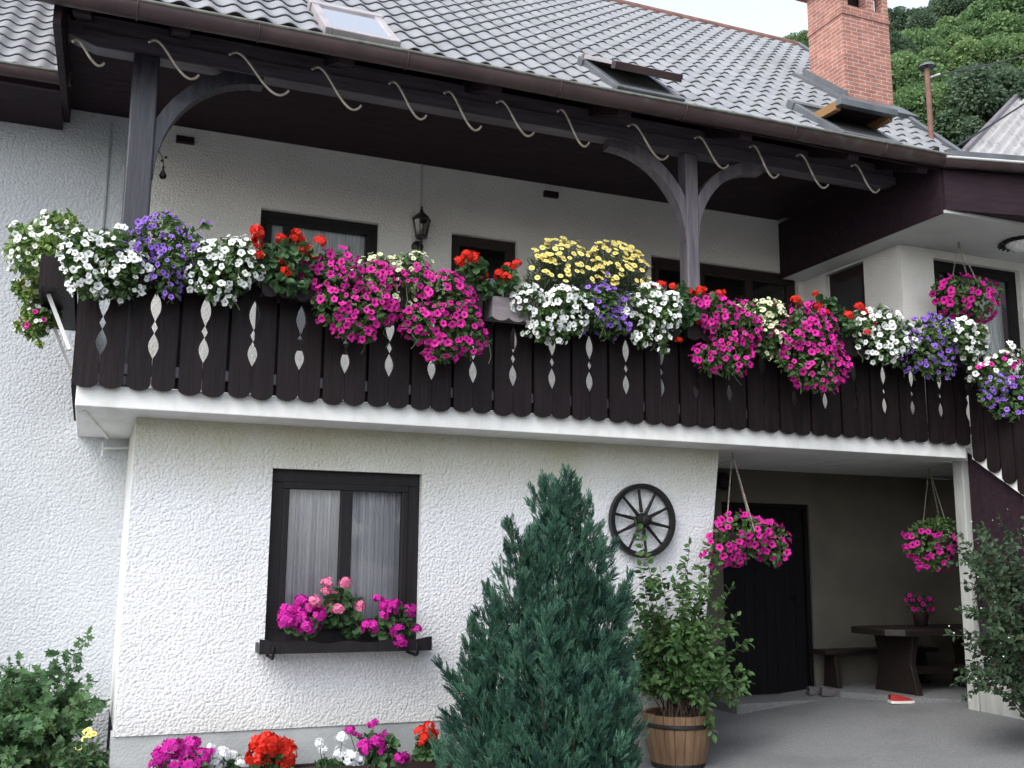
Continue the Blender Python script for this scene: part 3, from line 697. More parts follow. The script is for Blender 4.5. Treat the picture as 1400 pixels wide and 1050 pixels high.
# ------------------------------------------------------------------ plants: helpers
def rand_unit(n, r): v = r.normal(size=(n, 3)); return v / np.linalg.norm(v, axis=1)[:, None]
def frames(nrm, r, roll=None):
    """(N,3,3) matrices whose Z column is the given normal, random spin"""
    n = nrm / (np.linalg.norm(nrm, axis=1)[:, None] + 1e-9)
    ref = np.where(np.abs(n[:, 2:3]) < .9, np.array([[0, 0, 1.0]]), np.array([[1.0, 0, 0]]))
    a = np.cross(ref, n); a /= np.linalg.norm(a, axis=1)[:, None]; b = np.cross(n, a)
    t = r.uniform(0, 2 * math.pi, len(n)) if roll is None else np.full(len(n), roll)
    c, s = np.cos(t)[:, None], np.sin(t)[:, None]
    return np.stack([a * c + b * s, -a * s + b * c, n], 2)
def along(dirs, r, up=None):
    """(N,3,3) matrices whose Y column runs along dirs, leaf face (Z) turned roughly up / out"""
    d = dirs / (np.linalg.norm(dirs, axis=1)[:, None] + 1e-9)
    ref = rand_unit(len(d), r) * .7 + (np.array([[0, -.4, .9]]) if up is None else up)
    x = np.cross(d, ref); x /= np.linalg.norm(x, axis=1)[:, None] + 1e-9; z = np.cross(x, d)
    return np.stack([x, d, z], 2)
def scaled(R, s): return R * np.asarray(s)[:, None, None]
# leaf: folded blade along +Y, length 1
LEAF_V = np.array([(0, 0, 0), (-.30, .33, .05), (0, .36, -.03), (.30, .33, .05), (-.22, .72, .03), (0, .72, -.05), (.22, .72, .03), (0, 1.0, -.12)])
LEAF_F = np.array([(0, 2, 1, 1), (0, 3, 2, 2), (1, 2, 5, 4), (2, 3, 6, 5), (4, 5, 7, 7), (5, 6, 7, 7)])
LEAF_T = np.array([(0, 2, 1), (0, 3, 2), (1, 2, 5), (1, 5, 4), (2, 3, 6), (2, 6, 5), (4, 5, 7), (5, 6, 7)])
a_ = np.linspace(0, 2 * math.pi, 11)[:-1]
ROUND_V = np.concatenate([[(0, .1, -.10)], np.stack([.5 * np.sin(a_) * (1 + .12 * np.cos(5 * a_)), .5 - .5 * np.cos(a_) * (1 + .1 * np.cos(4 * a_)), .06 * np.cos(3 * a_)], 1)])
ROUND_T = np.array([(0, i + 1, (i + 1) % 10 + 1) for i in range(10)])
# lobed leaf for the wild shrub
la = np.array([(0, 0), (.16, .10), (.46, .16), (.30, .36), (.52, .62), (.24, .62), (0, 1.0), (-.24, .62), (-.52, .62), (-.30, .36), (-.46, .16), (-.16, .10)])
LOBE_V = np.concatenate([[(0, .38, -.06)], np.concatenate([la, (.10 * np.abs(la[:, :1]))], 1)])
LOBE_T = np.array([(0, i + 1, (i + 1) % 12 + 1) for i in range(12)])

def petunia_mesh(name, mp, mt, seed, r=1.0, lobes=5):
    rr = np.random.default_rng(seed); mb = MB(); n = 15; a = np.arange(n) * 2 * math.pi / n
    f = 1 + .11 * np.cos(lobes * a) + rr.uniform(-.06, .06, n); wav = .07 * np.sin(lobes * a * 2 + rr.uniform(0, 6)) + rr.uniform(-.05, .05, n); el = rr.uniform(.86, 1.0)
    rings = [np.stack([.07 * np.cos(a), .07 * np.sin(a), np.full(n, -.36)], 1), np.stack([.12 * np.cos(a), .12 * np.sin(a), np.full(n, -.12)], 1),
             np.stack([.30 * np.cos(a), .30 * el * np.sin(a), .0 + .3 * wav], 1), np.stack([.52 * f * np.cos(a), .52 * el * f * np.sin(a), -.02 + wav], 1)]
    V = np.concatenate(rings) * r
    F0 = [(j, (j + 1) % n, n + (j + 1) % n, n + j) for j in range(n)] + [tuple(range(n))]
    F1 = [(i * n + j, i * n + (j + 1) % n, (i + 1) * n + (j + 1) % n, (i + 1) * n + j) for i in (1, 2) for j in range(n)]
    mb.add(V, F0, 1, True); mb.F.append((np.array(F1), 0, True))
    return mb.mesh(name, [mp, mt])
def daisy_mesh(name, mp, mt, seed):
    rr = np.random.default_rng(seed); mb = MB(); n = 13
    pv = np.array([(-.09, .16, 0), (.09, .16, 0), (.14, .40, .03), (.0, .52, .0), (-.14, .40, .03)])
    for k in range(n):
        t = 2 * math.pi * k / n + rr.uniform(-.08, .08); c, s = math.cos(t), math.sin(t); dz = rr.uniform(-.05, .05)
        mb.add([(x * c - y * s, x * s + y * c, z + dz * y) for x, y, z in pv], [(0, 1, 2, 3, 4)], 0)
    mb.lathe([(.20, .0), (.17, .05), (.0, .075)], n=9, mi=1)
    return mb.mesh(name, [mp, mt])
def geranium_head(name, mp, mt, seed, n=26, full=1.0):
    """round umbel of five-petalled florets, radius 1"""
    rr = np.random.default_rng(seed); mb = MB()
    d = rand_unit(n * 2, rr); d = d[d[:, 2] > -.45][:n]
    pt = np.array([(0, .03, 0), (.13, .17, .03), (.10, .34, .0), (-.10, .34, .0), (-.13, .17, .03)])
    for v in d:
        R = frames((v + rr.normal(size=3) * .25)[None], rr)[0]; p = v * rr.uniform(.62, .95) * np.array([1, 1, .82]); s = rr.uniform(.95, 1.35) * full
        for k in range(5):
            t = 2 * math.pi * k / 5; c, q = math.cos(t), math.sin(t)
            P = np.array([(x * c - y * q, x * q + y * c, z + .25 * y * y) for x, y, z in pt]) * s
            mb.add(P @ R.T + p, [(0, 1, 2, 3, 4)], 0)
        mb.add(np.array([(.05, 0, .03), (-.03, .05, .03), (-.03, -.05, .03)]) * s @ R.T + p, [(0, 1, 2)], 1)
        mb.add(np.array([(.012, 0, 0), (-.012, 0, 0), (-.012 - p[0] * .0, 0, 0)]) + 0, [(0, 1, 2)], 1) if False else None
    return mb.mesh(name, [mp, mt])
BLO = {k: [petunia_mesh("blossom", mp, mt, 10 * i + j) for j in range(4)] for i, (k, mp, mt) in enumerate((("mag", p_mag, t_mag), ("wht", p_wht, t_wht), ("crm", p_crm, t_crm), ("pur", p_pur, t_pur)))}
BLO["yel"] = [daisy_mesh("blossom", p_yel, t_yel, 60 + j) for j in range(4)]
HEAD = {k: [geranium_head("flower_head", mp, mt, 80 + 10 * i + j) for j in range(3)] for i, (k, mp, mt) in enumerate((("red", p_red, t_red), ("pnk", p_pnk, t_pnk), ("fuc", p_gmag, t_gmag), ("gwh", p_gwh, t_gwh)))}

def put(name, me, parent, pos, nrm, s, r):
    o = bpy.data.objects.new(name, me); C.objects.link(o); o.parent = parent
    R = frames(np.asarray(nrm, float)[None], r)[0]
    m = Matrix([list(R[i]) for i in range(3)]); o.rotation_mode = 'QUATERNION'; o.rotation_quaternion = m.to_quaternion()
    o.location = Vector(pos) - parent.location; o.scale = (s, s, s); return o

class Blobs:
    """a crown as a union of random balls inside a rounded box"""
    def __init__(s, lo, hi, n, r, rmin, rmax, shape=None):
        lo, hi = np.array(lo), np.array(hi); c, h = (lo + hi) / 2, (hi - lo) / 2; s.c = []; s.r = []
        tries = 0
        while len(s.c) < n and tries < 4000:
            tries += 1
            q = r.uniform(-1, 1, 3)
            if (np.abs(q) ** 2.6).sum() > 1.15: continue
            rad_ = r.uniform(rmin, rmax) ; p = c + q * np.maximum(h - rad_ * np.array([1, .8, 1]), .0)
            if shape and not shape(p): continue
            s.c.append(p); s.r.append(rad_)
        s.c = np.array(s.c); s.r = np.array(s.r)
    def surface(s, n, r, k=1.0):
        w_ = s.r ** 2; idx = r.choice(len(s.r), size=n, p=w_ / w_.sum()); d = rand_unit(n, r)
        p = s.c[idx] + d * s.r[idx][:, None] * k
        dist = np.linalg.norm(p[:, None] - s.c[None], axis=2) / s.r[None]; dist[np.arange(n), idx] = 9
        ok = dist.min(1) > .93 * k
        return p[ok], d[ok]
def spaced(P, D, dmin, nmax, r):
    keep = []; 
    for i in range(len(P)):
        if len(keep) >= nmax: break
        if keep:
            if (((P[keep] - P[i]) ** 2).sum(1) < dmin * dmin).any(): continue
        keep.append(i)
    return P[keep], D[keep]

def leaves_in(blobs, n, size, r, T=(LEAF_V, LEAF_T), kin=.55, droop=0.15, mb=None, mi=0):
    """leaves on and a little inside the crown surface"""
    mb = mb or MB(); P = []; D = []
    for k in (1.0, .86, .7, kin):
        p, d = blobs.surface(n, r, k); P.append(p); D.append(d)
    P = np.concatenate(P); D = np.concatenate(D); sel = r.permutation(len(P))[:n]; P, D = P[sel], D[sel]
    dirs = D + rand_unit(len(P), r) * .8 - np.array([0, 0, droop])
    R = along(dirs, r, up=D * .9 + np.array([0, -.15, .45])); s = size * r.uniform(.65, 1.25, len(P))
    mb.inst(T[0] - np.array([0, .4, 0]), T[1], scaled(R, s), P, mi, False)
    return mb

def rest_mesh(lst, root, mats, r):
    """blossoms past the hundredth, as one part"""
    mb = MB()
    for p, n_, s_, me in lst:
        co = np.zeros(len(me.vertices) * 3); me.vertices.foreach_get('co', co); co = co.reshape(-1, 3)
        Rm = frames(np.asarray(n_, float)[None], r)[0]; k = len(mb.V); base = mb.n
        V = co * s_ @ Rm.T + p
        fs = [(tuple(q.vertices), q.material_index) for q in me.polygons]
        mb.V.append(V); mb.n += len(V)
        for mi in (0, 1):
            d = {}
            for f, m_ in fs:
                if m_ == mi: d.setdefault(len(f), []).append(f)
            for kk in d: mb.F.append((np.array(d[kk]) + base, mi, True))
    o = mb.build("blossoms", mats, root); o['kind'] = 'stuff'; return o
def scatter_blossoms(root, P, D, kind, size, r, mixk=None, jit=.42, face=(0, -.42, .15)):
    order = np.argsort(P[:, 1]); P, D = P[order], D[order]; extra = []
    for i, (p, d) in enumerate(zip(P, D)):
        kk = kind
        if mixk and r.random() < mixk[1]: kk = mixk[0]
        nrm = d + np.array(face) + r.normal(size=3) * jit; s_ = size * r.uniform(.58, 1.16); me = BLO[kk][r.integers(4)]
        if i < 100: put("blossom", me, root, p + d * .012, nrm, s_, r)
        elif kk == kind: extra.append((p + d * .012, nrm, s_, me))
    if extra: rest_mesh(extra, root, list(BLO[kind][0].materials), r)
def petunia(kind, box, y, label, leaf=m_pet_leaf, nb=85, size=.066, nl=900, seed=0, thick=.36, group="petunias trailing from the balcony boxes", mixk=None, name="petunia", lsize=.05, cat="petunia", taper=.35, blobs_n=24):
    r = np.random.default_rng(1000 + seed); u0, v0, u1, v1 = box; nb = int(nb * 2.2); size *= .82; nl = int(nl * 1.5)
    du = (u1 - u0) * .10; u0 -= du; u1 += du
    p0 = at(u0, (v0 + v1) / 2, y); p1 = at(u1, (v0 + v1) / 2, y); zt = at((u0 + u1) / 2, v0, y)[2]; zb = at((u0 + u1) / 2, v1, y)[2]
    x0, x1 = p0[0], p1[0]; W, H = x1 - x0, zt - zb; cx = (x0 + x1) / 2; lean = r.uniform(-.12, .12) * W
    def shape(p):
        t = (zt - p[2]) / H
        return abs(p[0] - cx - lean * t) < W / 2 * (1 - (taper + .2) * max(0, t - .35) / .65) and (p[1] < y + .08 or t < .6)
    m_ = min(W, H)
    bl = Blobs((x0, y - thick / 2, zb), (x1, y + thick / 2, zt), blobs_n, r, .09 * m_, .23 * m_, shape)
    # loose shoots: little balls poking out of the outline, above, beside and hanging below
    ex, er, sh = [], [], []
    for k in range(9):
        q = bl.c[r.integers(len(bl.c))]; a = r.uniform(-.4, math.pi + .4) if k < 5 else r.uniform(math.pi * 1.2, math.pi * 1.8)
        d = np.array([math.cos(a), r.uniform(-.4, .1), math.sin(a)]); L = bl.r.max() * r.uniform(.8, 1.15)
        p = q + d * L
        if p[2] < zb - .05 or p[2] > zt + .04: continue
        ex.append(p); er.append(m_ * r.uniform(.045, .085)); sh.append([q, q * .5 + p * .5 + np.array([0, 0, .01]), p])
    if ex: bl.c = np.concatenate([bl.c, ex]); bl.r = np.concatenate([bl.r, er])
    root = thing(name, label, cat, (cx, y, zb), group)
    mb = leaves_in(bl, nl, lsize, r)
    for q in sh: mb.tube(q, .003, 4, 1)
    for k in range(10):
        q = bl.c[r.integers(len(bl.c))]; P = [q + np.array([r.uniform(-.06, .06) * t, -.05 * math.sin(t * 1.5), -.34 * H * t * .9]) for t in np.linspace(0, 1, 5)]
        P = [p for p in P if p[2] > zb - .03]
        if len(P) > 2: mb.tube(P, .003, 4, 1)
    mb.build("foliage", [leaf, m_stem], root)
    P, D = bl.surface(nb * 9, r, 1.04)
    # flowers crowd in drifts
    dens = np.sin(P[:, 0] * 17 + seed) * np.sin(P[:, 2] * 19 + seed * 2) + np.sin(P[:, 0] * 41 + P[:, 2] * 33)
    front = (D[:, 1] < .35) & (D[:, 2] > -.8) & (dens + r.normal(size=len(P)) * .8 > -.75); P, D = P[front], D[front]
    P, D = spaced(P, D, size * .52, min(nb, 215), r)
    scatter_blossoms(root, P, D, kind, size, r, mixk)
    return root

def geranium(kind, heads, box, y, label, nl=230, seed=0, hs=.055, group="geraniums in the balcony boxes", lsize=.06, sub=None):
    """heads: pixel spots (u,v[,scale]) of the flower heads; box: foliage extent"""
    r = np.random.default_rng(3000 + seed); u0, v0, u1, v1 = box
    x0, x1 = at(u0, (v0 + v1) / 2, y)[0], at(u1, (v0 + v1) / 2, y)[0]; zt = at((u0 + u1) / 2, v0, y)[2]; zb = at((u0 + u1) / 2, v1, y)[2]; cx = (x0 + x1) / 2
    root = thing("geranium", label, "geranium", (cx, y, zb), group)
    m_ = min(x1 - x0, zt - zb); bl = Blobs((x0, y - .17, zb), (x1, y + .15, zt), 11, r, .17 * m_, .27 * m_)
    mb = leaves_in(bl, nl, lsize, r, (ROUND_V, ROUND_T), .5)
    for hd in heads:
        p = at(hd[0], hd[1], y + r.uniform(-.14, .02)); sc = hd[2] if len(hd) > 2 else 1
        b0 = np.array([cx + (p[0] - cx) * .45, y, zb + .25 * (zt - zb)]); t = np.linspace(0, 1, 6)[:, None]
        P = b0 * (1 - t) + p * t; P[:, 2] -= .06 * (np.sin(t[:, 0] * math.pi)) * .5
        mb.tube(P, .0032, 5, 1)
        kk = hd[3] if len(hd) > 3 else kind
        put("flower_head", HEAD[kk][r.integers(3)], root, p, np.array([0, -.35, 1]) + r.normal(size=3) * .25, hs * sc * r.uniform(.92, 1.1), r)
    mb.build("foliage", [m_ger_leaf, m_stem], root)
    return root

# ------------------------------------------------------------------ planter boxes on the railing
def scallop_box(x0, x1, label, y0=-.72, y1=-.535, z0=3.47, z1=3.66, m=m_board):
    o = thing("planter_box", label, "planter", ((x0 + x1) / 2, y1, z0), "wooden planter boxes hung on the balcony railing")
    n = max(2, round((x1 - x0) / .13)); pts = [(x0, z1)]; 
    for i in range(n):
        a = x0 + (x1 - x0) * i / n; b = x0 + (x1 - x0) * (i + 1) / n
        for q in np.linspace(0, 1, 7)[(0 if i == 0 else 1):]: pts.append((a + (b - a) * q, z0 + .028 - .028 * math.sin(q * math.pi) ** .7))
    pts += [(x1, z1)]
    mb = MB(); mb.prism(pts, lambda a, b: (a, y0, b), lambda a, b: (a, y0 + .02, b)); mb.build("front_board", m, o)
    mb = MB(); mb.box(x0, x0 + .02, y0 + .021, y1, z0 + .03, z1); mb.box(x1 - .02, x1, y0 + .021, y1, z0 + .03, z1); mb.box(x0 + .021, x1 - .021, y1 - .02, y1, z0 + .03, z1); mb.box(x0 + .021, x1 - .021, y0 + .021, y1 - .021, z0 + .03, z0 + .05)
    mb.build("box_body", m, o); MB().box(x0 + .021, x1 - .021, y0 + .021, y1 - .021, z0 + .055, z1 - .02).build("soil", m_soil, o)
    return o
m_litbox = wood("grey_lit_box", (.16, .14, .15), (.24, .21, .22), .7, 'x')  # paler copy of the box wood: light falling on it, put into the colour
scallop_box(-.16, .93, "dark planter box under the white and purple petunias beside the left post")
scallop_box(1.02, 1.48, "short dark scalloped planter box under the red geranium left of the magenta petunias")
scallop_box(1.56, 2.70, "long dark planter box buried under the two magenta petunias left of the small window")
scallop_box(2.78, 3.20, "planter box coloured pale as if lit, under the red geranium below the small window", m=m_litbox)
scallop_box(3.28, 4.46, "dark planter box under white and purple petunias in front of the yellow daisies")
scallop_box(4.54, 4.92, "short planter box under the sparse red geranium at the foot of the grey post")
scallop_box(5.0, 6.02, "dark planter box under the magenta petunias right of the grey post")
scallop_box(6.10, 6.56, "short dark planter box under the red geranium near the wing door")
scallop_box(6.62, 7.72, "dark planter box under white and purple petunias at the right end of the railing")
# box hung on the left end of the balcony
o = thing("planter_box", "dark planter box hung sideways on the left end of the balcony", "planter", (-.30, .1, 3.45), "wooden planter boxes hung on the balcony railing")
mb = MB(); mb.box(-.42, -.215, -.46, .9, 3.44, 3.46); mb.box(-.42, -.215, -.48, -.46, 3.44, 3.66); mb.box(-.42, -.215, .9, .92, 3.44, 3.66); mb.box(-.44, -.42, -.48, .92, 3.43, 3.67); mb.build("box_body", m_board, o)
MB().box(-.419, -.216, -.459, .899, 3.47, 3.64).build("soil", m_soil, o)
for y in (-.3, .7): MB().beam((-.215, y, 3.05), (-.38, y, 3.43), .05, .025).build("bracket", m_white, o)

YF = -.70
petunia("wht", (16, 288, 122, 400), .05, "pale trailing plant with white flowers on the left end of the balcony", m_lime_leaf, 70, .055, 1500, 1, thick=.7, blobs_n=20, lsize=.05)
petunia("wht", (12, 370, 92, 472), .25, "trailing pale green plant with a few pink flowers hanging left of the balcony boards", m_lime_leaf, 42, .05, 1500, 2, thick=.7, mixk=("mag", .28), lsize=.05, blobs_n=14)
petunia("wht", (72, 302, 198, 412), YF, "white petunia at the left corner of the balcony", nb=80, seed=3, size=.064)
petunia("pur", (160, 292, 284, 405), YF + .03, "purple petunia with violet blossoms in front of the left dark post", nb=82, seed=4, size=.052, taper=.5)
petunia("wht", (262, 320, 354, 420), YF - .02, "white petunia between purple petunia and red geranium on the left", nb=70, seed=5, size=.064)
geranium("red", [(352, 318), (350, 332), (385, 328), (405, 322), (417, 342), (437, 330), (382, 360), (393, 372), (352, 350, .8), (408, 330, .9), (428, 352, .7)], (338, 318, 450, 415), YF, "red geranium left of the first pair of magenta petunias", seed=1, nl=330)
petunia("mag", (406, 343, 535, 478), YF - .03, "magenta petunia, left one of the pair below the wall lantern", nb=100, seed=6, size=.072, nl=1000)
petunia("crm", (478, 338, 610, 448), YF + .12, "creamy white petunia between the two magenta petunias below the wall lantern", nb=75, seed=7, size=.055)
petunia("mag", (556, 358, 656, 498), YF - .03, "magenta petunia hanging lowest in front of the boards left of the small window", nb=95, seed=8, size=.070)
geranium("red", [(638, 350), (648, 352), (655, 362), (628, 358, .8), (660, 378, .9), (683, 376), (697, 366), (707, 360, .8), (693, 380, .8)], (618, 352, 716, 410), YF, "red geranium in the pale box below the small window", seed=2, nl=260)
petunia("wht", (708, 382, 802, 474), YF - .02, "white petunia left of the purple one under the yellow daisies", nb=85, seed=9, size=.066)
petunia("pur", (792, 382, 868, 466), YF, "purple petunia between two white ones under the yellow daisies", nb=70, seed=10, size=.052, taper=.5)
petunia("wht", (856, 390, 930, 476), YF - .02, "white petunia right of the purple one just left of the grey post", nb=75, seed=11, size=.066)
geranium("red", [(903, 390), (920, 392, .8), (945, 402), (958, 398), (985, 402, .9), (932, 422, .6), (955, 440, .7), (928, 465, .6)], (898, 388, 966, 470), YF + .03, "sparse red geranium around the foot of the grey post", seed=3, nl=330, hs=.05)
petunia("mag", (940, 400, 1032, 522), YF - .03, "magenta petunia just right of the grey post", nb=95, seed=12, size=.075)
petunia("crm", (1010, 400, 1078, 490), YF + .02, "creamy petunia between the two magenta ones right of the grey post", nb=55, seed=13, size=.062)
petunia("mag", (1056, 405, 1146, 546), YF - .03, "magenta petunia with a long trail left of the wing door geranium", nb=95, seed=14, size=.078)
geranium("red", [(1088, 410), (1092, 415, .8), (1118, 420), (1125, 428), (1115, 402, .7), (1160, 432), (1175, 420), (1182, 428), (1158, 452, .7), (1185, 455, .8), (1195, 445, .6)], (1098, 405, 1192, 465), YF, "red geranium below the dark wing door", seed=4, nl=330, hs=.052)
petunia("wht", (1168, 422, 1258, 506), YF - .02, "white petunia right of the geranium below the wing corner", nb=85, seed=15, size=.072)
petunia("pur", (1222, 426, 1304, 520), YF, "purple petunia between two white ones below the wing window", nb=75, seed=16, size=.056, taper=.5)
petunia("wht", (1282, 434, 1346, 500), YF - .02, "white petunia right of the purple one below the wing window", nb=55, seed=17, size=.072)
petunia("wht", (1336, 470, 1424, 550), -.85, "white petunia with pink flowers on the stair railing at the right", nb=60, seed=18, size=.07, mixk=("mag", .2))
petunia("pur", (1352, 505, 1440, 580), -.95, "purple petunia hanging low on the stair railing at the right", nb=60, seed=19, size=.062)

# yellow marguerites stand on the handrail side of the balcony
def marguerite(box, y, label, seed):
    r = np.random.default_rng(5000 + seed); u0, v0, u1, v1 = box
    x0, x1 = at(u0, (v0 + v1) / 2, y)[0], at(u1, (v0 + v1) / 2, y)[0]; zt = at((u0 + u1) / 2, v0, y)[2]; zb = at((u0 + u1) / 2, v1, y)[2]; cx = (x0 + x1) / 2
    root = thing("daisy_bush", label, "daisies", (cx, y, zb), "yellow daisies on the balcony")
    mb = MB(); rx, rz, ry = (x1 - x0) / 2, zt - zb, .26; nfl = 120; tips = []
    d = rand_unit(900, r); d[:, 2] = np.abs(d[:, 2]); tipsP = []
    for i, v in enumerate(d[:300]):
        k = (np.abs(v[0]) ** 2.5 + np.abs(v[1]) ** 2.5 + np.abs(v[2]) ** 2.5) ** (-1 / 2.5)
        p = np.array([cx, y, zb]) + v * k * np.array([rx, ry, rz]) * r.uniform(.86, 1.0)
        b = np.array([cx + v[0] * rx * .35, y + v[1] * .08, zb]); t = np.linspace(0, 1, 5)[:, None]; P = b * (1 - t) + p * t; P[:, 2] += .03 * np.sin(t[:, 0] * math.pi)
        mb.tube(P, .0022, 3, 1, cap=False); tipsP.append((p, v, P))
    # thread-like leaves along the stems
    Q = []; DD = []
    for p, v, P in tipsP:
        for k in range(9):
            t = r.uniform(.15, .92); q = P[0] * (1 - t) + P[-1] * t; Q.append(q); DD.append(v * .6 + r.normal(size=3) * .6 + np.array([0, 0, .4]))
    Q = np.array(Q); DD = np.array(DD); V = np.array([(-.06, 0, 0), (.06, 0, 0), (.10, .5, .03), (0, 1, 0), (-.10, .5, .03)]); T = np.array([(0, 1, 2), (0, 2, 4), (4, 2, 3)])
    mb.inst(V, T, scaled(along(DD, r), .055 * r.uniform(.7, 1.3, len(Q))), Q, 0)
    mb.build("foliage", [m_dai_leaf, m_stem], root)
    n = 0
    for p, v, P in sorted(tipsP, key=lambda q: q[1][1] - .8 * q[1][2] + r.uniform(0, .5)):
        if n >= min(nfl, 100) or v[2] < .05 or v[1] > .5: continue
        n += 1; put("blossom", BLO["yel"][r.integers(4)], root, p + np.array([0, 0, .012]), v * .7 + np.array([0, -1.0, .75]) + r.normal(size=3) * .25, .050 * r.uniform(.85, 1.2), r)
marguerite((714, 329, 826, 402), -.45, "domed bush of yellow daisies on the railing, the left one of two", 1)
marguerite((782, 331, 890, 404), -.42, "domed bush of yellow daisies on the railing, the one nearer the grey post", 2)

# ------------------------------------------------------------------ window box and its geraniums
wx0, wx1 = 1.195, 2.49
o = thing("window_box", "long black wooden flower box under the ground floor window", "planter", (1.84, -.12, .93))
mb = MB(); pts = [(wx0, .948), (wx1, .948)] + [(wx1 + (wx0 - wx1) * t, 1.022 + .022 * abs(2 * t - 1) ** 1.5 + .009 * math.cos(t * 8 * math.pi)) for t in np.linspace(0, 1, 33)]
mb.prism(pts, lambda a, b: (a, -.27, b), lambda a, b: (a, -.25, b)); mb.build("front_board", m_frame, o)
mb = MB(); mb.box(wx0, wx0 + .02, -.249, -.06, .952, 1.02); mb.box(wx1 - .02, wx1, -.249, -.06, .952, 1.02); mb.box(wx0 + .021, wx1 - .021, -.08, -.06, .952, 1.01); mb.box(wx0 + .021, wx1 - .021, -.249, -.081, .952, .965); mb.build("box_body", m_frame, o)
MB().box(wx0 + .021, wx1 - .021, -.249, -.081, .966, 1.0).build("soil", m_soil, o)
for x in (1.29, 2.37):
    mb = MB(); mb.tube([(x, -.285, 1.0), (x, -.285, .93), (x, -.26, .915), (x, -.02, .92)], .012, 6); mb.build("bracket", m_iron, o)
GW = "geraniums in the window box"
geranium("fuc", [(398, 835, 1.1), (413, 822, 1.1), (425, 832, 1.2), (392, 850, 1.1), (408, 848, 1.2), (428, 852, 1.2), (435, 840), (388, 842, .9), (418, 858)], (385, 830, 445, 872), -.17, "dense fuchsia geranium at the left end of the window box", nl=120, seed=5, hs=.062, group=GW)
geranium("pnk", [(447, 797, 1.0), (445, 808, .9), (472, 797, 1.0), (431, 822, 1.0), (454, 816, 1.15), (449, 830, .9), (463, 833, .95), (491, 828, .9)], (430, 800, 505, 875), -.17, "tall pale pink geranium in the middle of the window box", nl=190, seed=6, hs=.052, group=GW)
geranium("fuc", [(517, 820, .8), (528, 828), (540, 826), (535, 833), (560, 835, 1.1), (505, 857, 1.2), (542, 860, 1.1), (545, 876), (550, 880, .8), (570, 860, .7), (525, 842, .7)], (500, 822, 575, 878), -.17, "spreading fuchsia geranium at the right end of the window box", nl=230, seed=7, hs=.055, group=GW)

# ------------------------------------------------------------------ trough and geraniums along the foot of the wall
o = thing("planter_trough", "long low brown trough of geraniums along the foot of the wall", "planter", (1.9, -.3, .03))
mb = MB(); mb.box(.55, 2.75, -.42, -.40, .03, .17); mb.box(.55, 2.75, -.22, -.20, .03, .17); mb.box(.55, .57, -.399, -.221, .03, .17); mb.box(2.73, 2.75, -.399, -.221, .03, .17); mb.build("box_body", m_frame_b, o, .004)
MB().box(.572, 2.728, -.398, -.222, .04, .15).build("soil", m_soil, o)
GB = "geraniums along the foot of the wall"
geranium("fuc", [(222, 1032, 1.2), (236, 1022, 1.2), (252, 1030, 1.2), (262, 1018, 1.2), (275, 1036, 1.2), (240, 1044, 1.2), (212, 1046), (262, 1046, 1.2), (285, 1030, .8)], (205, 1020, 292, 1075), -.3, "fuchsia geranium leftmost in the row at the foot of the wall", nl=170, seed=8, hs=.058, group=GB)
geranium("gwh", [(293, 1036, 1.1), (305, 1030, 1.1), (300, 1046, 1.1), (317, 1032, .8), (288, 1022, .6), (330, 1042, .8)], (284, 1028, 340, 1078), -.3, "white geranium left of the big red one at the foot of the wall", nl=150, seed=9, hs=.05, group=GB)
geranium("red", [(352, 1018, 1.2), (368, 1015, 1.3), (385, 1022, 1.3), (395, 1030, 1.2), (350, 1032, 1.2), (372, 1034, 1.3), (390, 1042, 1.2), (355, 1046, 1.1)], (340, 1012, 405, 1078), -.3, "big bright red geranium in the row at the foot of the wall", nl=170, seed=10, hs=.062, group=GB)
geranium("gwh", [(437, 1016, .7), (442, 1024, .7), (468, 1010, .9), (466, 1030, 1.1), (478, 1034, 1.1), (488, 1040, .9)], (425, 1030, 492, 1078), -.3, "white geranium with round heads right of the red one at the foot of the wall", nl=200, seed=11, hs=.06, group=GB)
geranium("fuc", [(500, 1022, 1.1), (515, 1015, 1.1), (525, 1008, 1.0), (478, 1000, .8), (510, 990, .7), (520, 1022, 1.0), (490, 1006, .5), (555, 1040, 1.1), (545, 1036, .8)], (485, 995, 555, 1075), -.3, "fuchsia geranium with high heads in the middle of the row by the wall", nl=260, seed=12, hs=.056, group=GB)
geranium("red", [(575, 1000), (587, 994, .9), (590, 1004), (580, 1008, .8), (576, 1016, .5)], (560, 1005, 612, 1060), -.3, "small red geranium beside the conifer at the foot of the wall", nl=200, seed=13, hs=.05, group=GB)

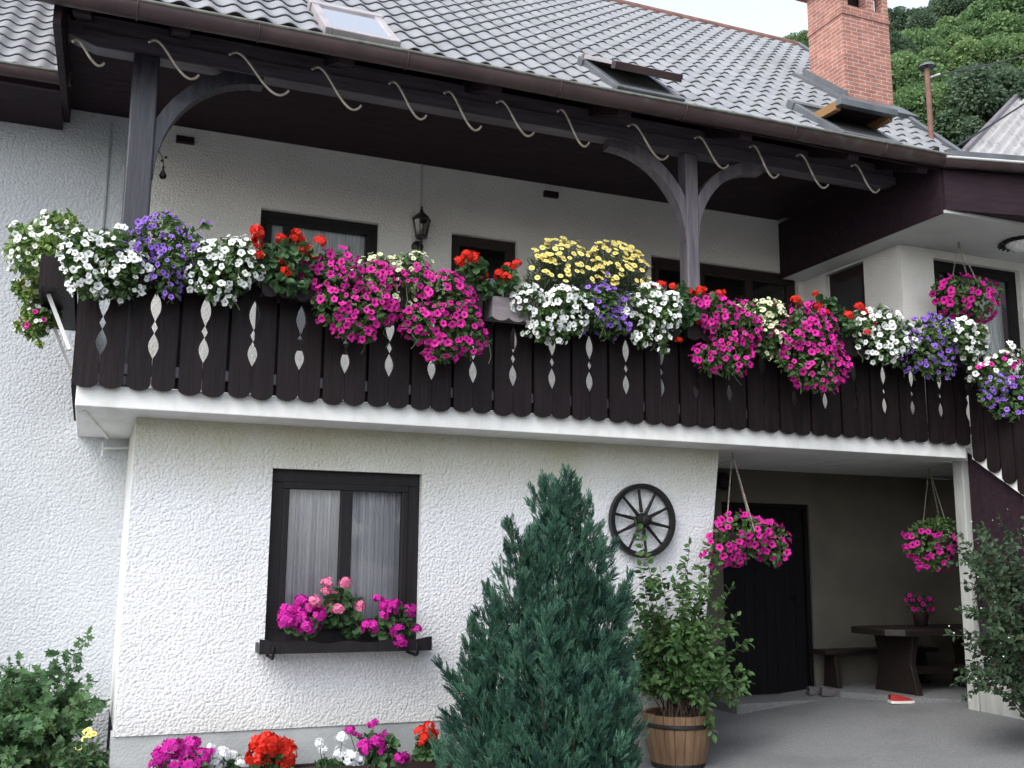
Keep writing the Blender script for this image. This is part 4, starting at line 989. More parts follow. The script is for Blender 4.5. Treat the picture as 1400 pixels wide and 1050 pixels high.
# ------------------------------------------------------------------ hanging baskets
def basket(u, v, y, label, hook, w_, h_, nb, seed, lim, size=.075, nl=700, chains=3):
    r = np.random.default_rng(7000 + seed); c = at(u, v, y)
    root = thing("hanging_basket", label, "hanging basket", tuple(c), "hanging baskets of magenta petunias")
    MB().lathe([(.02, -.17), (.10, -.15), (.15, -.06), (.165, .0), (.15, .0), (.0, -.02)], c, 20).build("pot", m_frame_b, root)
    hk = np.array(hook)
    for k in range(chains):
        a = 2 * math.pi * k / chains + .5; e = c + np.array([.16 * math.cos(a), .16 * math.sin(a), 0])
        n = int(np.linalg.norm(hk - e) / .022); mbc = MB()
        for i in range(n):
            p = e + (hk - e) * (i + .5) / n; q = _n(hk - e); s_ = _n(np.cross(q, [0, 1, .3] if i % 2 else [1, 0, .2]))
            P = [p + q * .014 * math.cos(t) + s_ * .007 * math.sin(t) for t in np.linspace(0, 2 * math.pi, 9)]; mbc.tube(P, .0022, 4, cap=False)
        mbc.build("chain", m_rod, root)
    MB().tube([hk + np.array([0, 0, .0]), hk + np.array([0, 0, -.03]), hk + np.array([.015, 0, -.045]), hk + np.array([0, 0, -.06])], .004, 6).build("hook", m_iron, root)
    bl = Blobs(c + np.array([-w_ / 2, -.24, -h_ * .62]), c + np.array([w_ / 2, .24, h_ * .38]), 14, r, .16 * h_ + .04, .26 * h_ + .04)
    leaves_in(bl, nl, .055, r).build("foliage", m_pet_leaf, root)
    P, D = bl.surface(nb * 9, r, 1.04); f = (D[:, 1] < .5) & lim(P - c); size *= .9; P, D = spaced(P[f], D[f], size * .55, min(100, int(nb * 1.5)), r)
    for p, d in zip(P, D): put("blossom", BLO["mag"][r.integers(4)], root, p + d * .01, d + np.array([0, -.5, .1]) + r.normal(size=3) * .3, size * r.uniform(.85, 1.12), r)
basket(1018, 728, -.25, "full magenta petunia basket hanging in front of the carport door", at(1001, 619, z=2.644), 1.0, .50, 90, 1, lambda q: q[:, 2] > -9)
basket(1283, 735, .05, "sparser magenta petunia basket hanging beside the concrete pillar", at(1270, 640, z=2.644), .86, .58, 60, 2, lambda q: (q[:, 2] < .06))
basket(1322, 398, -.45, "loose magenta petunia basket hanging in front of the upper right window", (8.0, -.35, 4.872), .85, .50, 34, 3, lambda q: q[:, 2] > -.4, size=.085, nl=420)

# ------------------------------------------------------------------ wagon wheel
c = np.array([4.455, -.055, 1.984]); RW = .315
o = thing("wagon_wheel", "black wooden wagon wheel hanging on the white wall", "wagon wheel", tuple(c))
mb = MB(); mb.lathe([(RW, -.026), (RW, .026), (RW - .039, .022), (RW - .039, -.022), (RW, -.026)], c, 56, axis='y', smooth=False); mb.build("rim", m_iron, o, .004)
MB().lathe([(RW + .006, -.024), (RW + .006, .024), (RW + .0005, .025), (RW + .0005, -.025), (RW + .006, -.024)], c, 56, axis='y', smooth=False).build("iron_tyre", m_cable, o)
MB().lathe([(0, -.095), (.040, -.095), (.046, -.085), (.048, -.05), (.062, -.035), (.066, 0), (.062, .035), (.05, .05), (0, .05)], c, 24, axis='y').build("hub", m_iron, o)
for k in range(10):
    a = 2 * math.pi * k / 10 + math.pi / 2 + .12; d = np.array([math.cos(a), 0, math.sin(a)])
    MB().tube([c + d * .07, c + d * .15, c + d * .22, c + d * (RW - .045)], [.017, .015, .012, .013], 8).build("spoke", m_iron, o)

# ------------------------------------------------------------------ wall lantern
c = np.array([2.83, MW - .10, 4.90])
o = thing("wall_lantern", "dark iron wall lantern with glass sides beside the balcony window", "lantern", tuple(c))
mb = MB()
mb.lathe([(.012, .17), (.018, .14), (.03, .125), (.085, .075), (.10, .055), (.095, .045), (.0, .05)], c, 6, smooth=False); mb.lathe([(0, .20), (.012, .185), (.008, .17), (.012, .165)], c, 8); mb.build("cap", m_lantern, o)
MB().lathe([(.080, .045), (.052, -.115), (.0, -.115)], c, 6, smooth=False).build("glass", m_lglass, o)
mb = MB()
for k in range(6):
    a = k * math.pi / 3; mb.beam(c + np.array([.083 * math.cos(a), .083 * math.sin(a), .045]), c + np.array([.055 * math.cos(a), .055 * math.sin(a), -.115]), .009, .009, up=(math.cos(a + .3), math.sin(a + .3), 0.1))
mb.lathe([(.062, -.112), (.066, -.125), (.05, -.14), (.0, -.15)], c, 6, smooth=False); mb.build("cage", m_lantern, o)
mb = MB(); mb.tube([c + np.array(p) for p in ((0, 0, -.145), (0, .0, -.18), (-.005, .02, -.205), (-.01, .06, -.20), (-.01, .09, -.20))], .014, 8); mb.lathe([(0, -.0), (.05, -.0), (.06, .02), (.06, .035)], c + np.array([-.01, .06, -.20]), 16, axis='y'); mb.build("bracket", m_lantern, o)
MB().tube([(2.845, MW - .008, 4.98), (2.845, MW - .008, 5.56)], .010, 6).build("conduit", m_ceram, o)
MB().lathe([(.0, -.03), (.008, -.015), (.016, .0), (.016, .03), (.008, .045), (0, .05)], c + np.array([0, 0, -.03]), 10).build("bulb", m_lace, o)

# wind chime hanging from the brace
c = at(223, 235, -.33); o = thing("wind_chime", "small dark pendant hanging on a cord from the left brace", "ornament", tuple(c))
top = at(212, 208, -.33)
MB().tube([at(211, 200, -.33), at(218, 208, -.33), at(223, 216, -.33), c + np.array([0, 0, .03])], .0035, 5).build("cord", m_cable, o)
mb = MB(); mb.lathe([(0, .05), (.01, .04), (.006, .02), (.022, -.015), (.028, -.03), (.02, -.05), (0, -.055)], c, 10); mb.build("bell", m_iron, o)
for k in range(2): 
    q = c + np.array([.012 * (k - .5) * 2, 0, .085 + .03 * k]); MB().lathe([(0, -.014), (.013, 0), (0, .014)], q, 8).build("bead", m_iron, o)

# round lamp under the wing ceiling, dark lamp inside the carport
c = np.array(at(1400, 330, z=4.87)); o = thing("ceiling_lamp", "round pale ceiling lamp with a dark wrought rim under the wing ceiling", "lamp", tuple(c))
MB().lathe([(.0, -.10), (.10, -.085), (.17, -.04), (.18, -.015)], c, 28).build("shade", m_lace, o)
mb = MB(); mb.lathe([(.18, -.03), (.215, -.03), (.215, -.002), (.18, -.002)], c, 28)
for k in range(22): a = 2 * math.pi * k / 22; mb.tube([c + np.array([.21 * math.cos(a), .21 * math.sin(a), -.015]), c + np.array([.25 * math.cos(a), .25 * math.sin(a), -.035])], [.02, .006], 5)
mb.build("rim", m_iron, o)
c = np.array(at(990, 658, MW - .08)); o = thing("carport_lamp", "small dark round lamp on the carport wall above the door", "lamp", tuple(c))
mb = MB(); mb.lathe([(0, -.07), (.06, -.055), (.09, 0), (.09, .03), (.0, .07)], c, 18, axis='y'); mb.build("shade", m_iron, o); MB().lathe([(.095, .0), (.105, .0), (.105, .03), (.095, .03)], c, 18, axis='y').build("ring", m_lantern, o)

# ------------------------------------------------------------------ conifer
def sprays(r, n, cones):
    """feathery up-swept sprays over a union of leaning cones (base, tip, radius)"""
    P, D = [], []
    per = [max(1, int(n * rr_ * np.linalg.norm(np.subtract(t, b)) / sum(c_[2] * np.linalg.norm(np.subtract(c_[1], c_[0])) for c_ in cones))) for b, t, rr_ in cones]
    for (b, t, rr_), m in zip(cones, per):
        b, t = np.array(b), np.array(t); ax = t - b; L = np.linalg.norm(ax); axn = ax / L
        s = 1 - r.uniform(0.0, 1, m) ** .68; a = r.uniform(0, 2 * math.pi, m)
        x = _n(np.cross(axn, [0, 1, .1])); y = np.cross(axn, x); rad_ = np.cos(a)[:, None] * x + np.sin(a)[:, None] * y
        prof = np.minimum(1, (1 - s) ** .62) * np.minimum(1, .55 + s * 2.2)
        lump = 1 + .20 * np.sin(a * 5 + s * 9) + .13 * np.sin(a * 9 - s * 17)
        depth = r.uniform(.40, 1.14, m) ** .5
        P.append(b + ax * s[:, None] + rad_ * (rr_ * prof * lump * depth)[:, None]); D.append(rad_ * (.50 * (1 - .5 * s))[:, None] + axn * .95 + r.normal(size=(m, 3)) * .24)
    return np.concatenate(P), np.concatenate(D)
r = np.random.default_rng(42)
cb = np.array([3.12, -1.12, 0.0])
tp = lambda u, v, y: at(u, v, y)
cones = [(cb + [0, 0, -.05], tp(770, 628, -1.1), .56), (cb + [.0, 0, .3], tp(745, 645, -1.15), .46), (cb + [-.2, -.05, .0], tp(688, 708, -1.2), .46), (cb + [.22, -.05, .0], tp(803, 690, -1.15), .38),
         (cb + [-.42, .0, -.02], tp(640, 800, -1.1), .34), (cb + [.34, 0, -.02], tp(824, 795, -1.1), .28), (cb + [-.2, -.4, 0], tp(715, 800, -1.5), .40), (cb + [.2, -.4, 0], tp(782, 830, -1.5), .36), (cb + [.40, -.1, -.02], tp(838, 895, -1.1), .18), (cb + [-.5, -.1, -.02], tp(612, 880, -1.1), .24), (cb + [0, -.5, 0], tp(750, 870, -1.6), .34)]
cones = [(np.array(b_), cb + (np.array(t_) - cb) * np.array([.90, 1, 1]) - np.array([-.06, 0, .20]), q_ * .80) for b_, t_, q_ in cones]
PA, DA = sprays(r, 620, cones); P2, D2 = sprays(r, 5200, cones)
PP, DD_ = [], []
for p, d in zip(PA, DA):          # plumes: tufts of sprays round a short rising shoot
    d = _n(d + np.array([0, 0, .35])); L = r.uniform(.14, .30); m = int(r.uniform(16, 34)); t = r.uniform(0, 1, m) ** .8; q = rand_unit(m, r); q -= (q @ d)[:, None] * d
    PP.append(p + d * (t * L)[:, None] + q * (r.uniform(.015, .05, m) * (1.15 - t))[:, None]); DD_.append(d + q * (.55 * (1.05 - .6 * t))[:, None] + r.normal(size=(m, 3)) * .12)
cen = np.array([cb[0], cb[1], 0]); P2 = P2 + (cen + np.array([0, 0, 1]) * P2[:, 2:3] - P2) * .16
P = np.concatenate(PP + [P2]); D = np.concatenate(DD_ + [D2])
# one spray: forked stem of slender scale-leaf strips
sv, sf = [], []
rr = np.random.default_rng(3)
def strip(p, d, L, wd):
    d = _n(d); sdv = _n(np.cross(d, rr.normal(size=3))); k = len(sv)
    for q in (p - sdv * wd * .7, p + sdv * wd * .7, p + d * L * .6 + sdv * wd, p + d * L * .6 - sdv * wd, p + d * L): sv.append(q)
    sf.extend([(k, k + 1, k + 2), (k, k + 2, k + 3), (k + 3, k + 2, k + 4)])
strip(np.zeros(3), np.array([0, 1.0, 0]), 1.0, .030)
for i in range(11):
    t = .06 + .075 * i; sgn = 1 if i % 2 else -1; dd = np.array([sgn * (.62 - .03 * i) + rr.uniform(-.1, .1), .85, rr.uniform(-.45, .45)])
    p0 = np.array([0, t, 0.0]); L = .46 - .022 * i; strip(p0, dd, L, .026)
    for j in (.35, .65): strip(p0 + _n(dd) * L * j, dd * .6 + np.array([-sgn * .25, .6, rr.uniform(-.5, .5)]), L * .5, .022)
sv = np.array(sv); sf = np.array(sf)
o = thing("conifer", "bushy blue-green conifer with upright feathery sprays in front of the house wall", "conifer", tuple(cb))
s = r.uniform(.055, .115, len(P))
Rs = scaled(along(D, r, up=rand_unit(len(D), r)), s)
young = r.random(len(P)) < .22
MB().inst(sv, sf, Rs[~young], P[~young]).inst(sv, sf, Rs[young], P[young] + D[young] * .02, 1).build("crown", [m_conifer, m_con_young], o)
mb = MB(); mb.tube([cb + [0, 0, -.1], cb + [0, 0, .5], cb + [.04, 0, 1.1], cb + [.08, .0, 1.9]], [.05, .04, .02, .004], 8)
for b, t, rr_ in cones[1:]: mb.tube([cb + [0, 0, .15], np.array(b) * .6 + np.array(t) * .4, np.array(b) * .15 + np.array(t) * .85], [.02, .012, .003], 6)
mb.build("trunk", m_bark, o)

# ------------------------------------------------------------------ wooden tub and its shrub
tc_ = np.array([4.56, -.40, .0])
o = thing("wooden_tub", "round wooden half barrel tub with a dark hoop on the yard", "tub", tuple(tc_))
prof = lambda z: .205 + .075 * (z / .42) + .012 * math.sin(z / .42 * math.pi)
mb = MB(); ns = 20
for k in range(ns):
    a0, a1 = 2 * math.pi * k / ns + .008, 2 * math.pi * (k + 1) / ns - .008; zs = np.linspace(.0, .42, 6); dz = random.uniform(-.006, .006); V = []; 
    for z in zs:
        for a, dr in ((a0, 0), ((a0 + a1) / 2, .004), (a1, 0), (a1, -.022), (a0, -.022)): V.append(tc_ + np.array([(prof(z) + dr) * math.cos(a), (prof(z) + dr) * math.sin(a), z + (dz if z > .4 else 0)]))
    F = [(i * 5 + j, i * 5 + (j + 1) % 5, (i + 1) * 5 + (j + 1) % 5, (i + 1) * 5 + j) for i in range(5) for j in range(5)] + [(25, 26, 27, 28, 29), (4, 3, 2, 1, 0)]
    mb.add(V, F)
mb.build("staves", m_tub, o)
for z in (.025, .335): MB().lathe([(prof(z - .015) + .006, z - .018), (prof(z + .015) + .006, z + .018), (prof(z + .015), z + .018), (prof(z - .015), z - .018)], tc_, 40).build("hoop", m_iron, o)
MB().lathe([(.25, .37), (.1, .385), (0, .39)], tc_, 20).build("soil", m_soil, o)
def stems_shrub(root, base, targets, r, leaf, leafT, lsize, n_extra, spread, hgt, leaf_gap=.035, sub=True, rad0=.006, stem_m=None, sag=.25, pairs=2):
    mb = MB(); Q, DD = [], []
    def stem(p0, p1, bow):
        t = np.linspace(0, 1, 12)[:, None]; P = p0 * (1 - t) + p1 * t; P[:, 2] += (np.sin(t[:, 0] * math.pi) * bow); P += np.cumsum(r.normal(size=P.shape) * .006, 0)
        return P
    def leafy(P, start, k=1.0):
        L = np.linalg.norm(np.diff(P, axis=0), axis=1).sum(); n = max(2, int(L / leaf_gap))
        for i in range(n):
            t = start + (1 - start) * (i + r.uniform(0, .6)) / n; f = min(t, .999) * (len(P) - 1); j = int(f); q = P[j] * (1 - f + j) + P[j + 1] * (f - j); d = _n(P[j + 1] - P[j])
            for m in range(pairs):
                sd = _n(np.cross(d, r.normal(size=3))); Q.append(q + sd * .004); DD.append(sd * .9 + d * .45 - np.array([0, 0, sag * r.uniform(.2, 1.4)]))
        Q.append(P[-1]); DD.append(P[-1] - P[-2])
    for p1, bow in targets:
        p0 = base + np.append(r.normal(size=2) * .06, 0); P = stem(p0, np.array(p1), bow); mb.tube(P, np.linspace(rad0, rad0 * .3, 12), 5, 1); leafy(P, .25)
        if sub:
            for k in range(3):
                i = r.integers(4, 10); d = r.normal(size=3) * np.array([1, 1, .6]); d[2] = abs(d[2]) * .5; p2 = P[i] + _n(d) * r.uniform(.12, .26); S_ = stem(P[i], p2, .03); mb.tube(S_, np.linspace(rad0 * .5, rad0 * .2, 12), 4, 1); leafy(S_, .1)
    Q = np.array(Q); DD = np.array(DD); s = lsize * r.uniform(.6, 1.25, len(Q))
    mb.inst(leafT[0], leafT[1], scaled(along(DD, r, up=np.array([[0, -.45, .8]])), s), Q, 0)
    mb.build("foliage", [leaf, stem_m or m_wstem], root)
r = np.random.default_rng(11)
o = thing("tub_shrub", "leafy green shrub with arching stems growing in the wooden tub", "shrub", tuple(tc_ + [0, 0, .38]))
T_ = []
for (u, v, dy, bow) in ((878, 722, -.1, .02), (875, 765, -.05, .02), (938, 748, 0, .03), (985, 752, .05, .03), (862, 812, 0, .04), (905, 785, .1, .04), (925, 800, -.15, .04), (960, 790, .0, .04), (1000, 800, .1, .05), (1010, 835, 0, .06), (1025, 880, 0, .08), (1022, 930, .0, .1), (1005, 962, -.05, .14), (850, 860, 0, .06), (858, 905, 0, .1), (862, 935, -.05, .13), (872, 840, .0, .05), (985, 1000, -.3, .3), (975, 975, -.35, .3)):
    T_.append((at(u, v, -.42 + dy), bow))
for k in range(80):
    a = r.uniform(0, 2 * math.pi); q = r.uniform(.12, .44); h = r.uniform(.28, .95) * (1.05 - q * .7); T_.append((tc_ + np.array([q * math.cos(a) + .05, q * .8 * math.sin(a), .38 + h]), .06 + q * .12))
stems_shrub(o, tc_ + np.array([0, 0, .38]), T_, r, m_shrub, (LEAF_V, LEAF_T), .070, 0, 0, 0)

# ------------------------------------------------------------------ wild shrub at the left, small yellow plant
r = np.random.default_rng(12); b = np.array([-.35, .72, .05])
o = thing("lobed_leaf_shrub", "wild green shrub with lobed leaves in the bed left of the white wall", "shrub", tuple(b))
T_ = [(at(u, v, y), bow) for (u, v, y, bow) in ((118, 865, .75, .05), (150, 885, .7, .05), (105, 880, .6, .03), (85, 905, .6, .05), (55, 915, .7, .05), (12, 912, .8, .06), (158, 910, .6, .1), (165, 965, .3, .2), (170, 985, .2, .2), (10, 950, .6, .1), (30, 905, .9, .05))]
for k in range(105):
    a = r.uniform(0, 2 * math.pi); q = r.uniform(.05, .8) ** .8; T_.append((b + np.array([q * math.cos(a) * 1.0 - .05, q * math.sin(a) * .75 - .1, r.uniform(.12, .80) * (1.02 - .38 * q)]), .08))
T_ = [(p, bw_) for p, bw_ in T_ if not (p[0] > .20 and p[1] > -.12)]
T_ = [(np.array([p[0], min(p[1], 1.42), p[2]]), bw_) for p, bw_ in T_]
stems_shrub(o, b, T_, r, m_wild, (LOBE_V, LOBE_T), .062, 0, 0, 0, leaf_gap=.042, rad0=.006)
b = at(112, 1040, .1); b[2] = .05
o = thing("yellow_flower_plant", "small plant with bright yellow flowers in front of the lobed leaf shrub", "flower", tuple(b))
r = np.random.default_rng(13)
for (u, v) in ((117, 1001), (122, 1005), (128, 1003), (108, 1022), (121, 998), (115, 1010)):
    p = at(u, v, .02 + r.uniform(-.05, .05)); put("blossom", BLO["yel"][r.integers(4)], o, p, (r.normal() * .3, -.6, .7), .05, r)
T_ = [(b + np.array([r.normal() * .10, r.normal() * .08 - .05, r.uniform(.12, .34)]), .02) for k in range(16)] + [(at(118, 1006, .02), .02), (at(108, 1025, .02), .02)]
stems_shrub(o, b, T_, r, m_ger_leaf, (LEAF_V, LEAF_T), .06, 0, 0, 0, sub=False, rad0=.004)

# shaded shrub on the right, in front of the stair wall
r = np.random.default_rng(14); b = np.array([7.35, -1.75, .2]); b[2] = gz(b[0], b[1])
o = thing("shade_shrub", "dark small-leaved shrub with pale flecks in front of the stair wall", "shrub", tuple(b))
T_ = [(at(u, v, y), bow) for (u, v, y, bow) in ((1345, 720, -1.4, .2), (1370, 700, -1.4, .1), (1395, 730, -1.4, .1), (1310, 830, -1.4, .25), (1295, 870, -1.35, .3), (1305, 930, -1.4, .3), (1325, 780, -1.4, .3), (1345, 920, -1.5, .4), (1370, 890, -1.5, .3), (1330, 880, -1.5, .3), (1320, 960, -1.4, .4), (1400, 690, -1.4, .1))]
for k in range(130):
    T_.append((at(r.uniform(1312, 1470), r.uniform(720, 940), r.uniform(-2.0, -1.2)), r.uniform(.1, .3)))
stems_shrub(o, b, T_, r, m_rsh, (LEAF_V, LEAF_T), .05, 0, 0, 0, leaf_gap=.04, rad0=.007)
fl = MB(); 
pk = rng.permutation(len(T_))[:60]
Pp = np.array([T_[i][0] for i in pk]) + rng.normal(size=(60, 3)) * .06; a2 = np.linspace(0, 2 * math.pi, 6)[:-1]
fl.inst(np.concatenate([[(0, 0, .004)], np.stack([.007 * np.cos(a2), .007 * np.sin(a2), 0 * a2], 1)]), np.array([(0, i + 1, (i + 1) % 5 + 1) for i in range(5)]), frames(rand_unit(60, rng) + np.array([0, -1, .4]), rng), Pp)
ff = fl.build("blossoms", p_gwh, o)

# ------------------------------------------------------------------ table, bench, shoe, rag, pot in the carport
gzz = lambda x, y: float(gz(np.array(x), np.array(y)))
pad = MB(); pad.prism([(7.42, 1.49), (7.36, 1.0), (7.70, .36), (8.2, -.02), (9.89, -.02), (9.89, 1.49)], lambda a, b: (a, b, gzz(a, b) - .1), lambda a, b: (a, b, gzz(7.8, .8) + .03)); struct(pad.build("paved_pad", m_conc))
gp = gzz(7.8, .8) + .03
o = thing("wooden_table", "dark heavy wooden table in the shade of the carport", "table", (8.25, .72, gp))
m_tbl = wood("dark_table", (.010, .007, .006), (.018, .012, .010), .5, 'x', spec=.4)
MB().prism([(7.52, .98), (7.66, 1.12), (9.2, 1.12), (9.2, .34), (7.66, .34), (7.52, .48)], lambda a, b: (a, b, gp + .59), lambda a, b: (a, b, gp + .655)).build("tabletop", m_tbl, o, .008)
for x in (7.85, 8.9): MB().prism([(.42, gp), (1.04, gp), (.96, gp + .3), (1.02, gp + .589), (.44, gp + .589), (.50, gp + .3)], lambda a, b, x=x: (x, a, b), lambda a, b, x=x: (x + .07, a, b)).build("leg", m_tbl, o, .006)
MB().box(7.921, 8.899, .68, .78, gp + .18, gp + .26).build("stretcher", m_tbl, o, .005)
o = thing("wooden_bench", "low dark wooden bench between the carport door and the table", "bench", (8.0, 1.3, gp))
MB().box(7.36, 8.9, 1.19, 1.45, gp + .35, gp + .395).build("seat", m_tbl, o, .006)
for x in (7.50, 8.7): MB().prism([(1.20, gp), (1.44, gp), (1.40, gp + .349), (1.24, gp + .349)], lambda a, b, x=x: (x, a, b), lambda a, b, x=x: (x + .06, a, b)).build("leg", m_tbl, o, .005)
def shoe(c, ang, label, mu, ms, L=.24):
    o = thing("shoe", label, "shoe", tuple(c)); t = np.linspace(0, 1, 13); mb = MB(); ca, sa = math.cos(ang), math.sin(ang)
    wdt = .042 + .010 * np.sin(t * math.pi * 1.6 + .6) - .02 * np.maximum(0, t - .85) / .15 - .008 * np.maximum(0, .1 - t) / .1; top = np.where(t < .45, .085 - .02 * t, .076 - .075 * (t - .45)); top[-1] = .02; wdt[-1] = .012
    def ringp(i, k0, k1, zs):
        a = np.linspace(0, math.pi, 9); x = (t[i] - .5) * L; return np.stack([np.full(9, x), wdt[i] * k0 * np.cos(a), zs + (top[i] - zs) * k1 * np.sin(a) ** .7], 1)
    def tr(P): P = np.array(P); return np.stack([c[0] + P[..., 0] * ca - P[..., 1] * sa, c[1] + P[..., 0] * sa + P[..., 1] * ca, c[2] + P[..., 2]], -1)
    P = np.array([ringp(i, 1, 1, .022) for i in range(13)]); mb.grid(tr(P), smooth=True); mb.build("upper", mu, o)
    sm = MB(); out = [(x, y) for x, y in zip((t - .5) * (L + .012), wdt + .006)] + [(x, -y) for x, y in zip((t - .5)[::-1] * (L + .012), (wdt + .006)[::-1])]
    sm.prism(out, lambda a, b: tuple(tr([(a, b, 0.0)])[0]), lambda a, b: tuple(tr([(a, b, .024)])[0])); sm.build("sole", ms, o)
shoe(np.array([7.62, .40, gzz(7.62, .40) + .002]), rad(-20), "red canvas shoe with white sole at the edge of the paved pad", m_redshoe, m_rubber)
shoe(np.array([7.36, 1.12, gzz(7.36, 1.12) + .002]), rad(-25), "grey shoe on the ground in front of the bench end", m_rag, m_rag)
shoe(np.array([7.30, 1.28, gzz(7.30, 1.28) + .002]), rad(-10), "grey shoe beside the door frame behind the other grey shoe", m_rag, m_rag)
MB_ = MB(); c = np.array([8.35, .85, gp + .656]); o = thing("flower_pot", "potted dull pink flowers on the dark table", "potted plant", tuple(c))
MB().lathe([(0, 0), (.06, 0), (.085, .12), (.09, .13), (.08, .13), (0, .11)], c, 18).build("pot", m_frame_b, o)
r = np.random.default_rng(15); bl = Blobs(c + [-.2, -.16, .10], c + [.2, .16, .38], 8, r, .06, .09); leaves_in(bl, 160, .05, r).build("foliage", m_rsh, o)
P, D = bl.surface(200, r, 1.05); P, D = spaced(P, D, .05, 22, r)
for p, d in zip(P, D): put("blossom", BLO["mag"][r.integers(4)], o, p, d + np.array([0, -.5, .2]), .055, r)

# ------------------------------------------------------------------ rusty vent pipe, cable, neighbour's roof
b = np.array([7.70, -.38, RZ(-.38) - .1]); tz = at(1268, 95, -.38)[2]
o = thing("vent_pipe", "rusty vent pipe with a small cap standing on the roof", "vent pipe", tuple(b))
MB().tube([b, (b[0], b[1], tz)], .028, 12).build("pipe", m_rust, o)
mb = MB(); mb.lathe([(.085, -.02), (.075, .0), (.03, .03), (0, .04)], (b[0], b[1], tz + .04), 16); mb.tube([(b[0], b[1], tz), (b[0], b[1], tz + .06)], .012, 6); mb.build("cap", m_flash, o)
MB().tube([(b[0], b[1], tz - .09), (b[0] + .02, b[1], tz - .09), (b[0] + .17, b[1], tz - .02)], .012, 8).build("insulator", m_ceram, o)
p0 = np.array([b[0] + .17, b[1], tz - .02]); p1 = np.array([16.0, 3.0, 10.2]); q1 = at(1400, 62, 2.0); p1 = p0 + (q1 - p0) * 2.4
t = np.linspace(0, 1, 30)[:, None]; P = p0 * (1 - t) + p1 * t; P[:, 2] -= .25 * np.sin(t[:, 0] * math.pi) * .6
tag(MB().tube(P, .010, 6).build("power_cable", m_cable), "thin black cable strung from the vent pipe to the right", "cable")
# neighbour: barn with corrugated roof
A = at(1318, 203, 5.0); B = at(1405, 112, 9.5)
o = thing("barn", "neighbouring barn with a grey corrugated roof behind the wing", "barn", (A[0] + 4, 8, 0))
rw = np.linspace(0, 1, 2); nx = 420; Ld = 12.0
P = np.zeros((2, nx, 3)); e0 = np.array([A[0], A[1], A[2] - .12]); dirx = _n(np.array([1.0, -.18, 0])); up_ = B - A
for i in range(nx):
    x = i / (nx - 1) * Ld
    h = .045 * math.cos(i / 8 * 2 * math.pi); ct = dirx * x
    P[0, i] = e0 - up_ * .1 + ct + np.array([0, 0, h]); P[1, i] = e0 + up_ * 1.4 + ct + np.array([0, 0, h])
MB().grid(P, smooth=True).build("roof", m_barnroof, o)
mb = MB(); mb.beam(e0 - up_ * .1 - dirx * .03, e0 + up_ * 1.4 - dirx * .03, .10, .14); mb.build("verge_board", m_post, o)
e1 = e0 + up_ * 1.4
mb = MB(); mb.add([(e0[0] + .3, e0[1] + .3, 0), (e1[0] + .3, e1[1], 0), (e1[0] + .3, e1[1], e1[2] - .1), (e0[0] + .3, e0[1] + .3, e0[2] - .05)], [(0, 1, 2, 3)]); mb.add([(e0[0] + .3, e0[1] + .3, 0), (e0[0] + Ld, e0[1] - 1.8, 0), (e0[0] + Ld, e0[1] - 1.8, e0[2] - .1), (e0[0] + .3, e0[1] + .3, e0[2] - .05)], [(0, 1, 2, 3)]); mb.build("wall", m_dark, o)
p0 = at(1305, 202, 3.0); q1 = at(1400, 138, 4.0); p1 = p0 + (q1 - p0) * 3; t = np.linspace(-.05, 1, 20)[:, None]; P = p0 * (1 - t) + p1 * t; P[:, 2] -= .06 * np.sin(np.clip(t[:, 0], 0, 1) * math.pi)
tag(MB().tube(P, .016, 6).build("power_cable", m_cable), "black cable crossing in front of the barn roof", "cable")

# ------------------------------------------------------------------ trees on the hillside
def tree_mesh(seed, m, hgt, wid, n, ls):
    r = np.random.default_rng(seed); bl = Blobs((-wid / 2, -wid / 2, hgt * .18), (wid / 2, wid / 2, hgt), 48, r, wid * .06, wid * .20, lambda p: np.hypot(p[0], p[1]) < wid * .5 * math.sqrt(max(.05, 1.08 - ((p[2] - hgt * .45) / (hgt * .62)) ** 2)))
    cr = leaves_in(bl, n, ls, r, (LEAF_V * np.array([1.3, 1, 1]), LEAF_T), .6).mesh("crown", m)
    mb = MB(); mb.tube([(0, 0, -1), (0, 0, hgt * .4), (.1, 0, hgt * .85)], [.22, .15, .03], 8)
    for k in range(9):
        q = bl.c[r.integers(len(bl.c))]; mb.tube([(0, 0, hgt * .22), q * np.array([.5, .5, .75]), q], [.08, .05, .02], 5)
    return cr, mb.mesh("trunk", m_bark)
tk = []
for i, (a, b) in enumerate((((.17, .27, .11), (.10, .18, .075)), ((.22, .32, .13), (.14, .22, .09)), ((.12, .18, .105), (.075, .125, .075)))):
    tk.append(tree_mesh(90 + i, leafm("forest_leaf", a, b, .5, .6, .42), (6.5, 5.5, 7.5)[i], (5.5, 5.0, 5.0)[i], 38000, .15))  # leaf colours lifted to stand in for distance haze
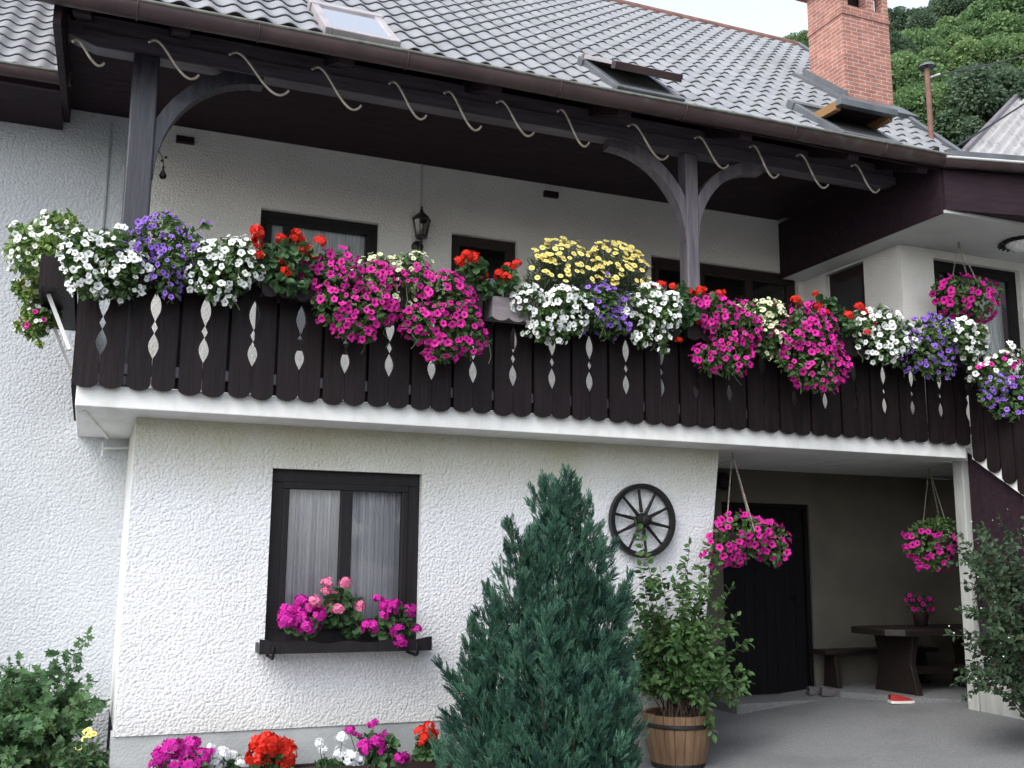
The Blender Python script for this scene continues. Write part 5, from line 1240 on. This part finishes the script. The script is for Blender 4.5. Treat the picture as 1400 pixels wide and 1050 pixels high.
TR = (  # pixel column, crown-centre row, distance, kind, scale, label
    (1238, 118, 33, 0, .62, "green tree rising right behind the brick chimney"), (1285, 98, 40, 1, .80, "light green bushy tree above the vent pipe on the hillside"),
    (1345, 88, 42, 1, .9, "light green tree left of the cable end on the hillside"), (1395, 70, 40, 0, .95, "green tree at the right edge of the hillside above the barn"),
    (1245, 160, 28, 0, .7, "dark green bush low beside the chimney base"), (1300, 150, 30, 1, .75, "green bushy tree behind the vent pipe"), (1350, 150, 31, 0, .75, "green tree just above the barn roof corner"),
    (1400, 140, 31, 1, .8, "light tree behind the barn roof"), (1246, 62, 46, 2, .62, "dark tree with sky gaps on the ridge beside the chimney top"), (1292, 38, 55, 2, .72, "dark open tree on the ridge in the gap of the sky"),
    (1358, 25, 55, 2, .95, "tall dark tree on the ridge near the top right corner"), (1418, 5, 52, 2, 1.1, "dark tree at the very top right of the ridge"), (1330, 110, 36, 0, .8, "mid green tree in the middle of the hillside"), (1275, 120, 35, 1, .7, "small light green tree left of the vent pipe"),
    (1105, 75, 60, 0, .6, "treetop peeping over the roof left of the chimney"), (1225, 130, 31, 2, .55, "narrow dark tree touching the right edge of the chimney"), (1460, 120, 34, 1, .9, "tree just beyond the right edge of the hillside"), (1330, 180, 26, 2, .6, "dark bush at the foot of the hillside by the barn"), (1290, 190, 26, 0, .55, "low green bush at the foot of the hillside behind the pipe"))
for i, (u, v, dist, kind, sc, lab) in enumerate(TR):
    d = RM @ _d(u, v); d = d / np.linalg.norm(d[:2]); p = CAM + d * dist
    hgt = (6.5, 5.5, 7.5)[kind] * sc; base = p - np.array([0, 0, hgt * .58])
    t = thing("tree", lab, "tree", tuple(base), "trees on the hillside"); t.rotation_euler.z = random.uniform(0, 6.28); t.scale = (sc, sc, sc)
    for nm, me in (("crown", tk[kind][0]), ("trunk", tk[kind][1])):
        c_ = bpy.data.objects.new(nm, me); C.objects.link(c_); c_.parent = t

# trees across the road behind the camera shade the lower sky and show in the panes; unseen right-hand ones are added to darken that side
for i, (x, y, kind, sc) in enumerate(((-16, -28, 0, .9), (-9, -34, 2, .9), (-2, -33, 1, 1.0), (5, -36, 0, 1.0), (12, -32, 2, 1.1), (18, -22, 1, 1.6), (20, -12, 0, 1.6), (13.8, -5.0, 0, 1.5), (14.5, -10.5, 2, 1.5), (13, -16, 0, 1.6))):
    t = thing("tree", "unseen tree around the yard, for shade and window reflections", "tree", (x, y, -.3), "trees across the yard"); t.rotation_euler.z = i * 1.3; t.scale = (sc, sc, sc)
    for nm, me in (("crown", tk[kind][0]), ("trunk", tk[kind][1])):
        c_ = bpy.data.objects.new(nm, me); C.objects.link(c_); c_.parent = t
